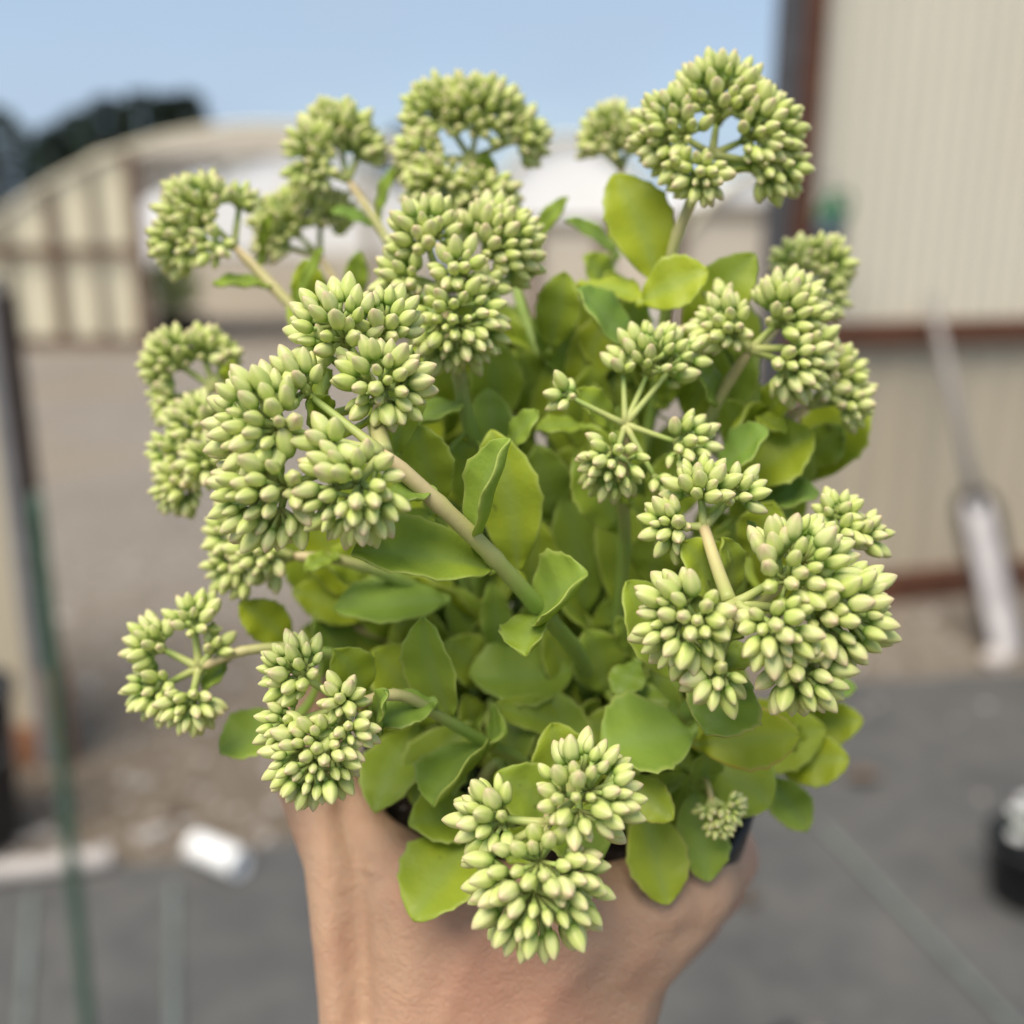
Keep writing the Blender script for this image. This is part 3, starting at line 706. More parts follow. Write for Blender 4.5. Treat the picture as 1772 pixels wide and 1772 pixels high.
TOCAM = lambda p: (CAM-p).normalized()
def flower_head(J, clusters, L=0.0064, face=0.55, single=False, seed=1, dens=1.0, th=112, arm=1.0):
    """J: (x,y,d) junction; clusters: (x,y,r_px[,dz[,face]])"""
    r_ = random.Random(seed); Jp = pt(*J); jm = MB(); placed = []; items = []
    for cl in clusters:
        x, y, rpx = cl[:3]; dz = cl[3] if len(cl) > 3 else 0.0; fc = cl[4] if len(cl) > 4 else face
        c = pt(x, y, J[2]+dz); ro = 1.08*rpx/FPX*(J[2]+dz)
        v = c-Jp; a = (v.normalized() if v.length > 1e-6 else TOCAM(c)) + TOCAM(c)*fc; a.normalize()
        rb = max(ro-0.72*L, 0.28*L); rm = rb+0.45*L
        node = c - a*(0.55*rb)
        tube(jm, spline([Jp, Jp.lerp(node, 0.55)+a*0.0006, node], 7), [q_*arm for q_ in (0.0015, 0.00118, 0.00105, 0.001, 0.00095, 0.0009, 0.0009)], 7)
        cap = math.cos(R(th)); s = 0.0031*dens*(L/0.0064)
        N = max(4, int(2*math.pi*rm*rm*(1-cap)/(s*s*0.86)))
        X = a.orthogonal().normalized(); Yv = a.cross(X); ph0 = r_.random()*6.28; kids = []
        for i in range(N):
            z = 1-(1-cap)*(i+0.5)/N; ang = ph0 + i*2.399963; sn = math.sqrt(max(0, 1-z*z))
            d = a*z + X*(sn*math.cos(ang)) + Yv*(sn*math.sin(ang)); d += Vector((r_.gauss(0, 1), r_.gauss(0, 1), r_.gauss(0, 1)))*0.10; d.normalize()
            ll = L*(0.62+0.44*r_.random())*(0.90 if z > 0.75 else 1.03)
            p0 = c + d*(rb*(1+r_.uniform(-0.10, 0.08))); dd = (d*0.9 + a*0.12 + (p0-Jp).normalized()*0.42).normalized(); mid = p0+dd*ll*0.4
            if any((mid-q).length < 0.00262*dens*(L/0.0064) for q in placed): continue
            placed.append(mid); kids.append((p0, dd, ll))
        # secondary stalks: buds share branchlets
        groups = {}
        for kk in kids:
            key = int(((math.atan2((kk[1]).dot(Yv), (kk[1]).dot(X))+math.pi)/(2*math.pi))*4) if kk[1].dot(a) < 0.82 else 9
            groups.setdefault(key, []).append(kk)
        for key, g in groups.items():
            m = sum((k_[0] for k_ in g), Vector())/len(g); hub = node.lerp(m, 0.62)
            tube(jm, [node, node.lerp(hub, 0.5)+a*0.0004, hub], [0.0009, 0.0008, 0.0007], 6)
            for p0, dd, ll in g: tube(jm, [hub, hub.lerp(p0, 0.6), p0+dd*ll*0.06], [0.00058, 0.00052, 0.0006], 5)
        items += kids
    head = jm.build('flower_head', M['ped'], plant)
    if single:
        near = [it for it in items if it[1].dot(TOCAM(it[0])) > 0.02]; items = [it for it in items if it[1].dot(TOCAM(it[0])) <= 0.02]
        COUNT.append((True, len(near)))
        for p0, dd, ll in near:
            o = bpy.data.objects.new('bud', r_.choice(BMESH)); col.objects.link(o)
            q = dd.to_track_quat('Z', 'Y').to_matrix().to_4x4() @ Matrix.Rotation(r_.random()*6.28, 4, 'Z')
            o.matrix_world = Matrix.Translation(p0) @ q @ Matrix.Scale(ll, 4); o.parent = head; o.matrix_parent_inverse = Matrix.Identity(4)
    if items:
        mb = MB()
        for p0, dd, ll in items:
            v, f, t, rm = r_.choice(BUDS); q = dd.to_track_quat('Z', 'Y').to_matrix() @ Matrix.Rotation(r_.random()*6.28, 3, 'Z')
            mb.add([p0 + q @ (x*ll) for x in v], f, t=t, rnd=r_.random(), rim=rm)
        o = mb.build('bud_cluster', M['bud']); o.parent = head; tag(o, kind='stuff')
    COUNT.append((False, len(items)))
    return head
COUNT = []

# heads: J, stem control pixels, base offset (m), stem radius, clusters, options
HEADS = [
 # big one facing left and its upper neighbour share a stem
 dict(J=(660, 782, 0.204), stem=[(1010, 1150, 0.262), (930, 1050, 0.232), (820, 930, 0.215), (660, 782, 0.204)], b=(0.006, 0.0), r=0.0023, single=True, L=0.0069,
      cl=[(462, 735, 96, 0.0), (470, 850, 98, -0.001), (520, 672, 66, 0.005), (612, 850, 92, -0.004, 0.9), (572, 772, 48, -0.004, 1.3)]),
 dict(J=(662, 690, 0.216), stem=None, link=[(664, 785, 0.205), (655, 735, 0.210), (662, 690, 0.216)], r=0.0018, single=False, L=0.0068,
      cl=[(590, 575, 82, 0.0), (664, 565, 68, 0.003), (664, 665, 78, -0.006, 1.3), (560, 610, 55, 0.0)]),
 dict(J=(765, 500, 0.246), stem=[(880, 900, 0.275), (815, 745, 0.256), (790, 620, 0.248), (765, 500, 0.246)], b=(-0.004, 0.012), r=0.0021, single=False, L=0.0064,
      cl=[(735, 408, 64, 0.0), (700, 485, 56, 0.0), (862, 425, 80, 0.006), (795, 468, 52, -0.006, 1.0), (792, 562, 80, -0.006, 1.2), (835, 500, 42, 0.0)]),
 dict(J=(815, 275, 0.292), stem=[(950, 700, 0.285), (905, 540, 0.288), (865, 400, 0.292), (815, 275, 0.292)], b=(0.0, 0.026), r=0.0017,
      cl=[(765, 200, 66, 0.0), (830, 205, 72, 0.0), (738, 272, 58, 0.0), (903, 238, 50, 0.004), (765, 325, 62, -0.005), (835, 350, 66, -0.005)]),
 dict(J=(602, 312, 0.298), stem=[(850, 720, 0.29), (730, 520, 0.292), (655, 390, 0.296), (602, 312, 0.298)], b=(-0.018, 0.022), r=0.0016,
      cl=[(548, 270, 58, 0.0), (585, 235, 62, 0.004), (622, 262, 42, 0.004), (560, 300, 34, -0.004)]),
 dict(J=(405, 425, 0.280), stem=[(800, 840, 0.282), (640, 660, 0.278), (520, 545, 0.279), (405, 425, 0.280)], b=(-0.024, 0.014), r=0.0019,
      cl=[(345, 368, 68, 0.0), (318, 415, 60, 0.0), (372, 425, 40, -0.006), (415, 352, 38, 0.004)]),
 dict(J=(553, 442, 0.312), stem=[(800, 760, 0.302), (640, 580, 0.306), (553, 442, 0.312)], b=(-0.022, 0.030), r=0.0015,
      cl=[(500, 392, 62, 0.0), (555, 375, 52, 0.0), (470, 420, 34, 0.0)]),
 dict(J=(372, 672, 0.280), stem=[(780, 930, 0.288), (600, 800, 0.282), (470, 725, 0.280), (372, 672, 0.280)], b=(-0.030, 0.004), r=0.0016,
      cl=[(300, 625, 56, 0.0), (350, 610, 46, 0.0), (388, 615, 34, 0.0), (298, 690, 44, 0.0)]),
 dict(J=(395, 800, 0.266), stem=[(800, 1010, 0.284), (640, 905, 0.272), (500, 835, 0.266), (395, 800, 0.266)], b=(-0.030, -0.004), r=0.0016,
      cl=[(345, 735, 54, 0.0), (300, 780, 46, 0.0), (318, 840, 54, 0.0), (360, 800, 48, -0.006)]),
 dict(J=(505, 962, 0.258), stem=[(830, 1080, 0.285), (700, 1010, 0.268), (600, 972, 0.260), (505, 962, 0.258)], b=(-0.026, -0.006), r=0.0017,
      cl=[(402, 922, 48, 0.0), (398, 975, 46, 0.0), (452, 955, 52, -0.005), (425, 1000, 36, 0.0), (470, 985, 26, 0.0)]),
 dict(J=(345, 1155, 0.243), stem=[(820, 1230, 0.285), (660, 1160, 0.262), (540, 1125, 0.250), (430, 1125, 0.244), (345, 1155, 0.243)], b=(-0.036, -0.010), r=0.0015,
      cl=[(335, 1075, 48, 0.0), (270, 1118, 52, 0.0), (275, 1190, 56, 0.0), (330, 1215, 52, -0.003), (368, 1125, 30, 0.0)]),
 dict(J=(605, 1222, 0.218), stem=[(930, 1330, 0.266), (850, 1290, 0.250), (770, 1245, 0.235), (690, 1203, 0.222), (605, 1222, 0.218)], b=(-0.020, -0.016), r=0.0016, single=False, L=0.0056,
      cl=[(512, 1162, 62, 0.0), (500, 1250, 56, -0.002), (592, 1212, 44, -0.005, 1.2), (545, 1310, 80, -0.006, 0.9), (600, 1262, 50, -0.006, 1.1)]),
 dict(J=(945, 1425, 0.206), stem=[(990, 1330, 0.252), (985, 1370, 0.230), (945, 1425, 0.206)], b=(0.004, -0.028), r=0.0021, single=True, L=0.0066, dens=1.08,
      cl=[(855, 1415, 68, 0.0, 0.8), (1012, 1370, 92, -0.002, 1.2), (930, 1530, 112, -0.004, 0.8), (840, 1480, 40, 0.0)]),
 dict(J=(1272, 1045, 0.206), stem=[(1120, 1300, 0.27), (1190, 1230, 0.245), (1240, 1130, 0.222), (1272, 1045, 0.206)], b=(0.022, -0.010), r=0.0022, single=True, L=0.0068,
      cl=[(1185, 1075, 86, -0.002, 0.8), (1375, 985, 96, 0.0, 0.6), (1440, 1062, 98, 0.0, 0.6), (1345, 1085, 74, -0.006, 1.3), (1385, 1160, 74, -0.002, 0.8), (1240, 1170, 58, -0.002, 0.7)]),
 dict(J=(1218, 912, 0.222), stem=None, link=[(1262, 1040, 0.207), (1240, 980, 0.215), (1218, 912, 0.222)], r=0.0014, L=0.0062,
      cl=[(1162, 910, 52, 0.0), (1212, 848, 58, 0.0), (1272, 855, 52, 0.002)]),
 dict(J=(1082, 735, 0.236), stem=[(1060, 1130, 0.28), (1080, 960, 0.260), (1078, 850, 0.246), (1082, 735, 0.236)], b=(0.010, 0.006), r=0.0019, L=0.0058, dens=1.15, arm=0.68,
      cl=[(1130, 625, 68, 0.004, 0.4), (1180, 615, 46, 0.004, 0.4), (982, 685, 38, -0.002, 0.3), (1062, 800, 62, -0.002, 0.5), (1185, 770, 56, -0.002, 0.4), (1135, 830, 34, -0.002, 0.4), (1078, 640, 34, 0.002)]),
 dict(J=(1298, 605, 0.246), stem=[(1100, 1080, 0.288), (1180, 850, 0.270), (1240, 700, 0.256), (1298, 605, 0.246)], b=(0.020, 0.012), r=0.0018, L=0.0064,
      cl=[(1255, 565, 58, -0.002, 0.8), (1360, 545, 72, 0.002), (1368, 630, 66, 0.0), (1405, 600, 44, 0.0), (1250, 525, 34, 0.002)]),
 dict(J=(1400, 702, 0.258), stem=[(1130, 1130, 0.286), (1230, 900, 0.275), (1320, 760, 0.266), (1400, 702, 0.258)], b=(0.030, 0.006), r=0.0016, L=0.0060,
      cl=[(1448, 645, 50, 0.0), (1465, 695, 48, 0.0), (1430, 670, 34, -0.004)]),
 dict(J=(1385, 505, 0.284), stem=[(1120, 1010, 0.292), (1230, 760, 0.286), (1320, 600, 0.284), (1385, 505, 0.284)], b=(0.026, 0.022), r=0.0015, L=0.0060,
      cl=[(1378, 452, 44, 0.0), (1425, 458, 50, 0.0), (1428, 510, 44, 0.0)]),
 dict(J=(1232, 268, 0.252), stem=[(1080, 940, 0.290), (1130, 700, 0.278), (1152, 540, 0.266), (1168, 420, 0.257), (1232, 268, 0.252)], b=(0.012, 0.020), r=0.0019, L=0.0062,
      cl=[(1245, 180, 80, 0.002), (1168, 228, 72, 0.0), (1312, 232, 76, 0.0), (1340, 285, 58, 0.0), (1215, 305, 50, -0.006, 1.0), (1175, 285, 34, -0.005)]),
 dict(J=(1075, 290, 0.305), stem=[(1010, 760, 0.30), (1050, 520, 0.302), (1068, 380, 0.305), (1075, 290, 0.305)], b=(0.006, 0.032), r=0.0014, L=0.0060,
      cl=[(1062, 240, 58, 0.0), (1030, 252, 34, 0.0), (1095, 245, 44, 0.0)]),
 dict(J=(1440, 935, 0.232), stem=[(1180, 1190, 0.278), (1300, 1060, 0.254), (1440, 935, 0.232)], b=(0.034, -0.004), r=0.0015, L=0.0058,
      cl=[(1448, 888, 42, 0.0), (1490, 925, 46, 0.0), (1455, 920, 34, -0.004)]),
 dict(J=(1232, 1385, 0.246), stem=[(1180, 1330, 0.272), (1218, 1345, 0.256), (1232, 1385, 0.246)], b=(0.034, -0.022), r=0.0009, L=0.0034,
      cl=[(1222, 1400, 20, 0.0), (1262, 1398, 28, 0.0), (1245, 1425, 26, 0.0)]),
]
for i, h in enumerate(HEADS):
    if h.get('stem'): add_stem(h['stem'], h['b'], h['r'])
    else:
        path = spline([pt(*c) for c in h['link']], 16); mb = MB(); tube(mb, path, [h['r']*(1.1-0.2*k/15) for k in range(16)], 12, )
        mb.a['t'] = [0.75+0.25*v for v in mb.a['t']]; mb.build('stem', M['stem'], plant); STEMS.append(path)
    flower_head(h['J'], h['cl'], L=0.90*h.get('L', 0.0060), single=h.get('single', False), seed=31+i, dens=h.get('dens', 1.0), arm=h.get('arm', 0.9))

# sterile shoots that carry the lower foliage
for c, b in (([(700, 1240, 0.285), (640, 1330, 0.275)], (-0.034, -0.016)), ([(860, 1320, 0.258), (790, 1420, 0.262)], (-0.014, -0.032)),
             ([(1110, 1400, 0.262), (1130, 1440, 0.255)], (0.018, -0.034)), ([(1270, 1300, 0.272), (1360, 1330, 0.272)], (0.040, -0.010)),
             ([(1060, 1230, 0.275), (1085, 1190, 0.258)], (0.014, -0.006)), ([(900, 900, 0.29), (880, 640, 0.285)], (-0.002, 0.022)),
             ([(1010, 860, 0.292), (1020, 600, 0.284)], (0.004, 0.026)), ([(720, 1130, 0.29), (600, 1080, 0.284)], (-0.036, 0.002)),
             ([(1250, 960, 0.28), (1340, 860, 0.274)], (0.034, 0.010))):
    add_stem(c, b, 0.0016)
ALLST = [p for s in STEMS for p in s]

# --- leaves
def leaf(b, t, wpx, d, dt=None, n=(0, 0.45, 0.9), tone=0.5, cup=0.25, bend=0.06, p=1.15, blush=0.0, seed=0, attach=True):
    r_ = random.Random(seed*7+3)
    dt = d-0.006 if dt is None else dt
    P0 = pt(b[0], b[1], d+0.002); P1 = pt(t[0], t[1], dt)
    _leaf3(P0, P1, wpx, (d+dt)/2, RT*n[0]+UP*n[1]-FWD*n[2], tone, cup, bend, p, blush, r_, attach)
def _leaf3(P0, P1, wpx, dm, Nn, tone, cup, bend, p, blush, r_, attach, wreal=None, into=None):
    axv = P1-P0; Ln = axv.length; A = axv.normalized()
    Nn = Nn + Vector((r_.gauss(0, 1), r_.gauss(0, 1), r_.gauss(0, 1)))*0.12; Nn = (Nn - A*Nn.dot(A)).normalized(); S = A.cross(Nn).normalized()
    if wreal is None:
        scr = Vector((S.dot(RT), S.dot(UP))); a2 = Vector((A.dot(RT), A.dot(UP))); a2 = a2.normalized() if a2.length > 1e-5 else Vector((0, 1))
        eff = max(0.55, abs(scr.x*(-a2.y)+scr.y*a2.x)); W = wpx/FPX*dm/eff
    else: W = wreal
    W = min(W, 0.030)
    path = []; ws = []; kinds = []
    if attach:
        Q = min(ALLST, key=lambda q: (q-P0).length_squared); dq = (Q-P0).length
        if 0.0008 < dq < 0.045:
            ctl = P0 - A*min(0.45*dq, 0.008)
            for i in range(6):
                u = i/6; path.append(Q*(1-u)**2 + ctl*(2*u*(1-u)) + P0*u*u); ws.append(0.0011+0.0005*u); kinds.append(0)
    NU = 30
    side = r_.uniform(-0.07, 0.07); ntooth = 3
    for i in range(NU+1):
        u = 0.5-0.5*math.cos(math.pi*i/NU)
        c = P0 + axv*u + Nn*(bend*Ln*4*u*(1-u)*0.5 - 0.05*Ln*max(0, u-0.7)) + S*(side*Ln*4*u*(1-u))
        ww = W/2*max(0.0, math.sin(math.pi*min(0.999, (0.03+0.97*u))**p))**0.66
        ww = max(ww, 0.0012 if u < 0.5 else 0.0002)
        if u > 0.35 and u < 0.97 and i % ntooth == 0: ww *= 1.05+0.035*r_.random()
        path.append(c); ws.append(ww); kinds.append(1 if 0 < i else 0.5)
    seg = 20; vs_ = []; rim = []; mid = []; fs_ = []
    n = len(path); wav = r_.random()*6
    for i, c in enumerate(path):
        w_ = ws[i]; th = min(w_, 0.00085*(0.5+0.5*min(1, w_/0.004))) if kinds[i] else w_*0.8
        for k in range(seg):
            a = 2*math.pi*k/seg; x = math.cos(a); x = math.copysign(abs(x)**0.75, x); z = math.sin(a)
            h = cup*w_*x*x if kinds[i] == 1 else 0.0
            h += 0.0004*math.sin(wav+i*0.8)*abs(x)*(1 if kinds[i] == 1 else 0)
            if kinds[i] == 1 and z > 0: h -= 0.00045*math.exp(-(x/0.14)**2)
            vs_.append(c + S*(w_*x) + Nn*(th*z + h))
            rim.append(max(0.0, (abs(x)-0.90)/0.10) if kinds[i] else 0.15); mid.append(math.exp(-(x/0.09)**2)*(1-0.5*i/n))
    for i in range(n-1):
        for k in range(seg): a, b2 = i*seg+k, i*seg+(k+1) % seg; fs_.append((a, b2, b2+seg, a+seg))
    fs_.append(tuple(range(seg-1, -1, -1))); fs_.append(tuple((n-1)*seg+k for k in range(seg)))
    mb = into if into is not None else MB(); mb.add(vs_, fs_, rim=rim, mid=mid, tone=min(1, max(0, tone+r_.uniform(-0.10, 0.10))), blush=blush)
    if into is None: mb.build('leaf', M['leaf'], plant)

F = (0, 0.25, 0.97); U_ = (0, 0.75, 0.65); LR = (0.5, 0.4, 0.75); LL = (-0.5, 0.4, 0.75)
LEAVES = [  # base, tip, width px, depth, options
 ((845, 985), (610, 955), 98, 0.218, dict(dt=0.206, n=(0, 0.65, 0.75), tone=0.35, cup=0.3)),
 ((895, 985), (850, 744), 112, 0.240, dict(n=F, tone=0.75, cup=0.2)),
 ((825, 940), (878, 758), 62, 0.217, dict(n=(-0.8, 0.3, 0.5), tone=0.2, cup=0.6, dt=0.208)),
 ((765, 868), (722, 736), 92, 0.236, dict(tone=0.6)),
 ((683, 785), (712, 604), 78, 0.226, dict(tone=0.55, n=(0.4, 0.2, 0.9), dt=0.226)),
 ((748, 850), (672, 868), 40, 0.209, dict(n=U_, tone=0.2)),
 ((745, 890), (672, 930), 70, 0.238, dict(tone=0.6)),
 ((930, 1068), (1014, 990), 84, 0.231, dict(n=(-0.6, 0.6, 0.5), tone=0.35, cup=0.55, dt=0.222)),
 ((935, 1062), (908, 1134), 70, 0.230, dict(n=(-0.3, 0.8, 0.5), tone=0.4, cup=0.5, dt=0.222)),
 ((845, 1292), (874, 1266), 60, 0.247, dict(n=(-0.6, 0.6, 0.5), tone=0.25, cup=0.5)),
 ((850, 1285), (748, 1392), 84, 0.246, dict(n=(-0.55, 0.6, 0.55), tone=0.2, cup=0.5, dt=0.232)),
 ((780, 1240), (732, 1068), 92, 0.238, dict(n=(-0.35, 0.35, 0.85), tone=0.3, cup=0.35)),
 ((765, 1240), (645, 1125), 112, 0.262, dict(tone=0.75)),
 ((990, 1158), (812, 1168), 104, 0.272, dict(n=(0, 0.7, 0.7), tone=0.4)),
 ((1050, 1195), (1015, 1092), 98, 0.268, dict(tone=0.45, p=1.3)),
 ((1102, 1148), (1066, 1204), 56, 0.252, dict(n=U_, tone=0.3, p=1.3)),
 ((1112, 1178), (1105, 1254), 98, 0.252, dict(n=U_, tone=0.35, p=1.3)),
 ((1196, 1268), (1042, 1300), 112, 0.240, dict(n=(0, 0.75, 0.65), tone=0.25, p=1.25)),
 ((1292, 1192), (1222, 1270), 112, 0.226, dict(n=(0.1, 0.8, 0.6), tone=0.2, blush=0.4)),
 ((1210, 1288), (1384, 1272), 104, 0.246, dict(tone=1.0, blush=1.0)),
 ((1350, 1330), (1470, 1312), 82, 0.270, dict(tone=0.85)),
 ((1375, 1262), (1494, 1245), 70, 0.280, dict(tone=0.8)),
 ((1228, 1325), (1335, 1395), 112, 0.262, dict(tone=0.6, p=1.3)),
 ((1328, 1345), (1398, 1438), 74, 0.280, dict(tone=0.4)),
 ((1215, 1358), (1222, 1300), 60, 0.256, dict(tone=0.4, p=1.3)),
 ((1200, 1370), (1225, 1526), 98, 0.258, dict(n=U_, tone=0.3)),
 ((1112, 1395), (1155, 1566), 108, 0.252, dict(n=(0, 0.6, 0.8), tone=0.7, blush=0.3)),
 ((1072, 1350), (1166, 1418), 72, 0.240, dict(tone=0.75, blush=0.5)),
 ((1005, 1385), (955, 1252), 118, 0.238, dict(tone=0.7)),
 ((965, 1425), (858, 1340), 92, 0.232, dict(tone=0.5)),
 ((955, 1395), (1040, 1490), 104, 0.232, dict(n=U_, tone=0.4)),
 ((935, 1440), (880, 1492), 62, 0.234, dict(n=U_, tone=0.5)),
 ((835, 1445), (715, 1592), 118, 0.246, dict(dt=0.230, tone=0.75, n=(0, 0.55, 0.8))),
 ((835, 1412), (708, 1424), 76, 0.250, dict(dt=0.243, tone=0.55)),
 ((722, 1262), (648, 1404), 100, 0.262, dict(dt=0.246, tone=0.55, n=U_)),
 ((805, 1258), (715, 1394), 114, 0.258, dict(tone=0.6, n=(0, 0.5, 0.8))),
 ((752, 1214), (658, 1256), 62, 0.228, dict(tone=0.2, n=U_)),
 ((655, 1262), (668, 1194), 30, 0.219, dict(tone=0.2, n=LL, attach=True)),
 ((624, 1214), (578, 1124), 72, 0.229, dict(tone=0.65)),
 ((500, 1248), (380, 1302), 76, 0.256, dict(tone=0.3, n=U_)),
 ((502, 1116), (414, 1044), 70, 0.264, dict(tone=0.75)),
 ((388, 1143), (352, 1194), 36, 0.250, dict(tone=0.3)),
 ((645, 1062), (506, 1022), 74, 0.284, dict(tone=0.7)),
 ((772, 1040), (578, 1052), 74, 0.266, dict(tone=0.25, n=U_)),
 ((690, 1164), (522, 1088), 84, 0.288, dict(tone=0.6)),
 ((742, 1204), (612, 1156), 62, 0.262, dict(tone=0.4, n=U_)),
 ((952, 602), (978, 470), 78, 0.272, dict(tone=0.65, n=F)),
 ((1092, 612), (1002, 498), 72, 0.258, dict(tone=0.05, n=(-0.3, 0.7, 0.6))),
 ((1015, 492), (1112, 520), 54, 0.268, dict(tone=0.7)),
 ((1135, 484), (1062, 300), 114, 0.262, dict(tone=0.8, n=F, dt=0.262)),
 ((1112, 522), (1226, 468), 94, 0.252, dict(tone=0.75, n=F)),
 ((1188, 602), (1306, 438), 98, 0.262, dict(tone=0.7, n=F)),
 ((855, 742), (842, 588), 94, 0.272, dict(tone=0.5)),
 ((800, 722), (748, 600), 84, 0.278, dict(tone=0.65)),
 ((797, 698), (722, 732), 54, 0.250, dict(tone=0.25, n=U_)),
 ((935, 722), (900, 600), 84, 0.286, dict(tone=0.5)),
 ((878, 776), (932, 711), 42, 0.246, dict(tone=0.3)),
 ((1012, 740), (928, 742), 34, 0.258, dict(tone=0.4, n=U_)),
 ((1062, 746), (998, 674), 52, 0.246, dict(tone=0.55)),
 ((1072, 918), (996, 790), 104, 0.256, dict(tone=0.3, n=(-0.2, 0.6, 0.75))),
 ((1090, 870), (1030, 820), 44, 0.246, dict(tone=0.5)),
 ((1282, 832), (1408, 748), 112, 0.262, dict(tone=0.7)),
 ((1245, 812), (1328, 742), 58, 0.252, dict(tone=0.05, n=U_)),
 ((1388, 800), (1458, 738), 72, 0.276, dict(tone=0.5)),
 ((1316, 880), (1418, 854), 46, 0.264, dict(tone=0.1, n=U_)),
 ((1298, 962), (1338, 868), 84, 0.256, dict(tone=0.65)),
 ((1322, 968), (1296, 902), 30, 0.234, dict(tone=0.1)),
 ((1250, 1042), (1182, 938), 92, 0.224, dict(tone=0.7)),
 ((1262, 1042), (1252, 930), 56, 0.228, dict(tone=0.7, n=(0.5, 0.2, 0.8))),
 ((1185, 1172), (1085, 1006), 114, 0.234, dict(tone=0.4, n=(-0.2, 0.5, 0.8))),
 ((922, 1042), (930, 898), 84, 0.268, dict(tone=0.55)),
 ((1010, 1062), (975, 862), 96, 0.276, dict(tone=0.45)),
 ((655, 378), (684, 288), 24, 0.295, dict(tone=0.3)),
 ((652, 392), (572, 364), 26, 0.296, dict(tone=0.1)),
 ((472, 496), (368, 491), 28, 0.277, dict(tone=0.4, n=U_)),
 ((548, 562), (528, 448), 64, 0.282, dict(tone=0.8)),
 ((512, 532), (558, 428), 24, 0.276, dict(tone=0.3)),
 ((500, 520), (545, 605), 44, 0.278, dict(tone=0.6)),
 ((615, 522), (622, 434), 42, 0.302, dict(tone=0.5)),
 ((918, 422), (982, 340), 32, 0.288, dict(tone=0.3)),
 ((1068, 442), (978, 378), 30, 0.298, dict(tone=0.15)),
 ((850, 512), (934, 468), 36, 0.258, dict(tone=0.5)),
 ((1062, 502), (1012, 442), 62, 0.288, dict(tone=0.55)),
 ((848, 335), (838, 262), 44, 0.296, dict(tone=0.3)),
 ((905, 430), (880, 318), 34, 0.292, dict(tone=0.5)),
 ((1232, 292), (1312, 292), 40, 0.258, dict(tone=0.3, n=U_)),
 ((455, 442), (472, 368), 22, 0.290, dict(tone=0.4)),
 ((400, 682), (402, 624), 42, 0.278, dict(tone=0.7)),
 ((582, 964), (528, 988), 32, 0.256, dict(tone=0.5)),
 ((1320, 722), (1368, 662), 52, 0.262, dict(tone=0.75)),
 ((1272, 748), (1302, 698), 62, 0.262, dict(tone=0.75)),
 ((1308, 716), (1360, 748), 38, 0.260, dict(tone=0.7)),
 ((1190, 722), (1242, 600), 94, 0.276, dict(tone=0.6)),
 ((1112, 642), (1118, 568), 52, 0.276, dict(tone=0.75)),
 ((1150, 700), (1165, 600), 60, 0.270, dict(tone=0.5)),
 ((1240, 700), (1210, 640), 52, 0.254, dict(tone=0.2)),
 ((862, 1142), (850, 1008), 54, 0.272, dict(tone=0.4)),
 ((1012, 1272), (848, 1224), 56, 0.262, dict(tone=0.5)),
 ((1092, 1132), (1068, 1068), 44, 0.266, dict(tone=0.5)),
 ((1372, 1212), (1482, 1190), 40, 0.272, dict(tone=0.05, n=U_)),
 ((1390, 1320), (1378, 1250), 30, 0.270, dict(tone=0.7)),
 ((700, 800), (640, 700), 60, 0.250, dict(tone=0.5)),
 ((1262, 1090), (1228, 1100), 46, 0.214, dict(tone=0.4, n=U_)),
 ((1278, 1120), (1262, 1160), 50, 0.224, dict(tone=0.4, n=U_)),
 ((1250, 575), (1225, 520), 40, 0.252, dict(tone=0.55)),
 ((690, 500), (655, 575), 50, 0.262, dict(tone=0.6)),
 ((740, 560), (700, 520), 46, 0.262, dict(tone=0.6)),
 ((1445, 965), (1425, 900), 54, 0.240, dict(tone=0.75)),
 ((545, 700), (572, 640), 52, 0.232, dict(tone=0.6)),
 ((560, 745), (535, 690), 44, 0.214, dict(tone=0.5)),
 ((1020, 1380), (1010, 1310), 40, 0.224, dict(tone=0.55)),
 ((1040, 1400), (1090, 1345), 30, 0.216, dict(tone=0.4)),
 ((960, 900), (930, 770), 90, 0.275, dict(tone=0.4)),
 ((1040, 800), (1060, 650), 84, 0.285, dict(tone=0.5)),
 ((820, 880), (790, 760), 70, 0.262, dict(tone=0.5)),
 ((1140, 900), (1180, 780), 90, 0.272, dict(tone=0.45)),
 ((1130, 1010), (1150, 900), 90, 0.266, dict(tone=0.5)),
 ((860, 1180), (770, 1110), 80, 0.275, dict(tone=0.5)),
 ((700, 1100), (620, 1010), 70, 0.285, dict(tone=0.5)),
 ((640, 1010), (560, 960), 60, 0.270, dict(tone=0.6)),
 ((1300, 820), (1250, 690), 80, 0.272, dict(tone=0.5)),
 ((1080, 560), (1050, 470), 64, 0.280, dict(tone=0.65)),
]
for i, (b, t, wpx, d, kw) in enumerate(LEAVES): leaf(b, t, wpx, d, seed=i, **kw)
mr = random.Random(4)
for x0, x1, y0, y1, cnt, d0 in ((880, 1320, 640, 920, 26, 0.286), (690, 880, 640, 920, 12, 0.284), (560, 800, 1020, 1260, 10, 0.288), (1200, 1400, 780, 1080, 12, 0.276), (860, 1100, 1000, 1300, 12, 0.282)):
    for i in range(cnt):
        x, y = mr.uniform(x0, x1), mr.uniform(y0, y1); a = R(90 + mr.uniform(-38, 38) + (x-970)*-0.03); ln = mr.uniform(120, 175)
        leaf((x, y), (x+ln*math.cos(a), y-ln*math.sin(a)), mr.uniform(74, 100), d0+mr.uniform(-0.006, 0.008), seed=500+i, tone=mr.uniform(0.3, 0.8), n=(mr.uniform(-0.35, 0.35), mr.uniform(0.2, 0.6), 0.85), p=mr.uniform(1.1, 1.3))
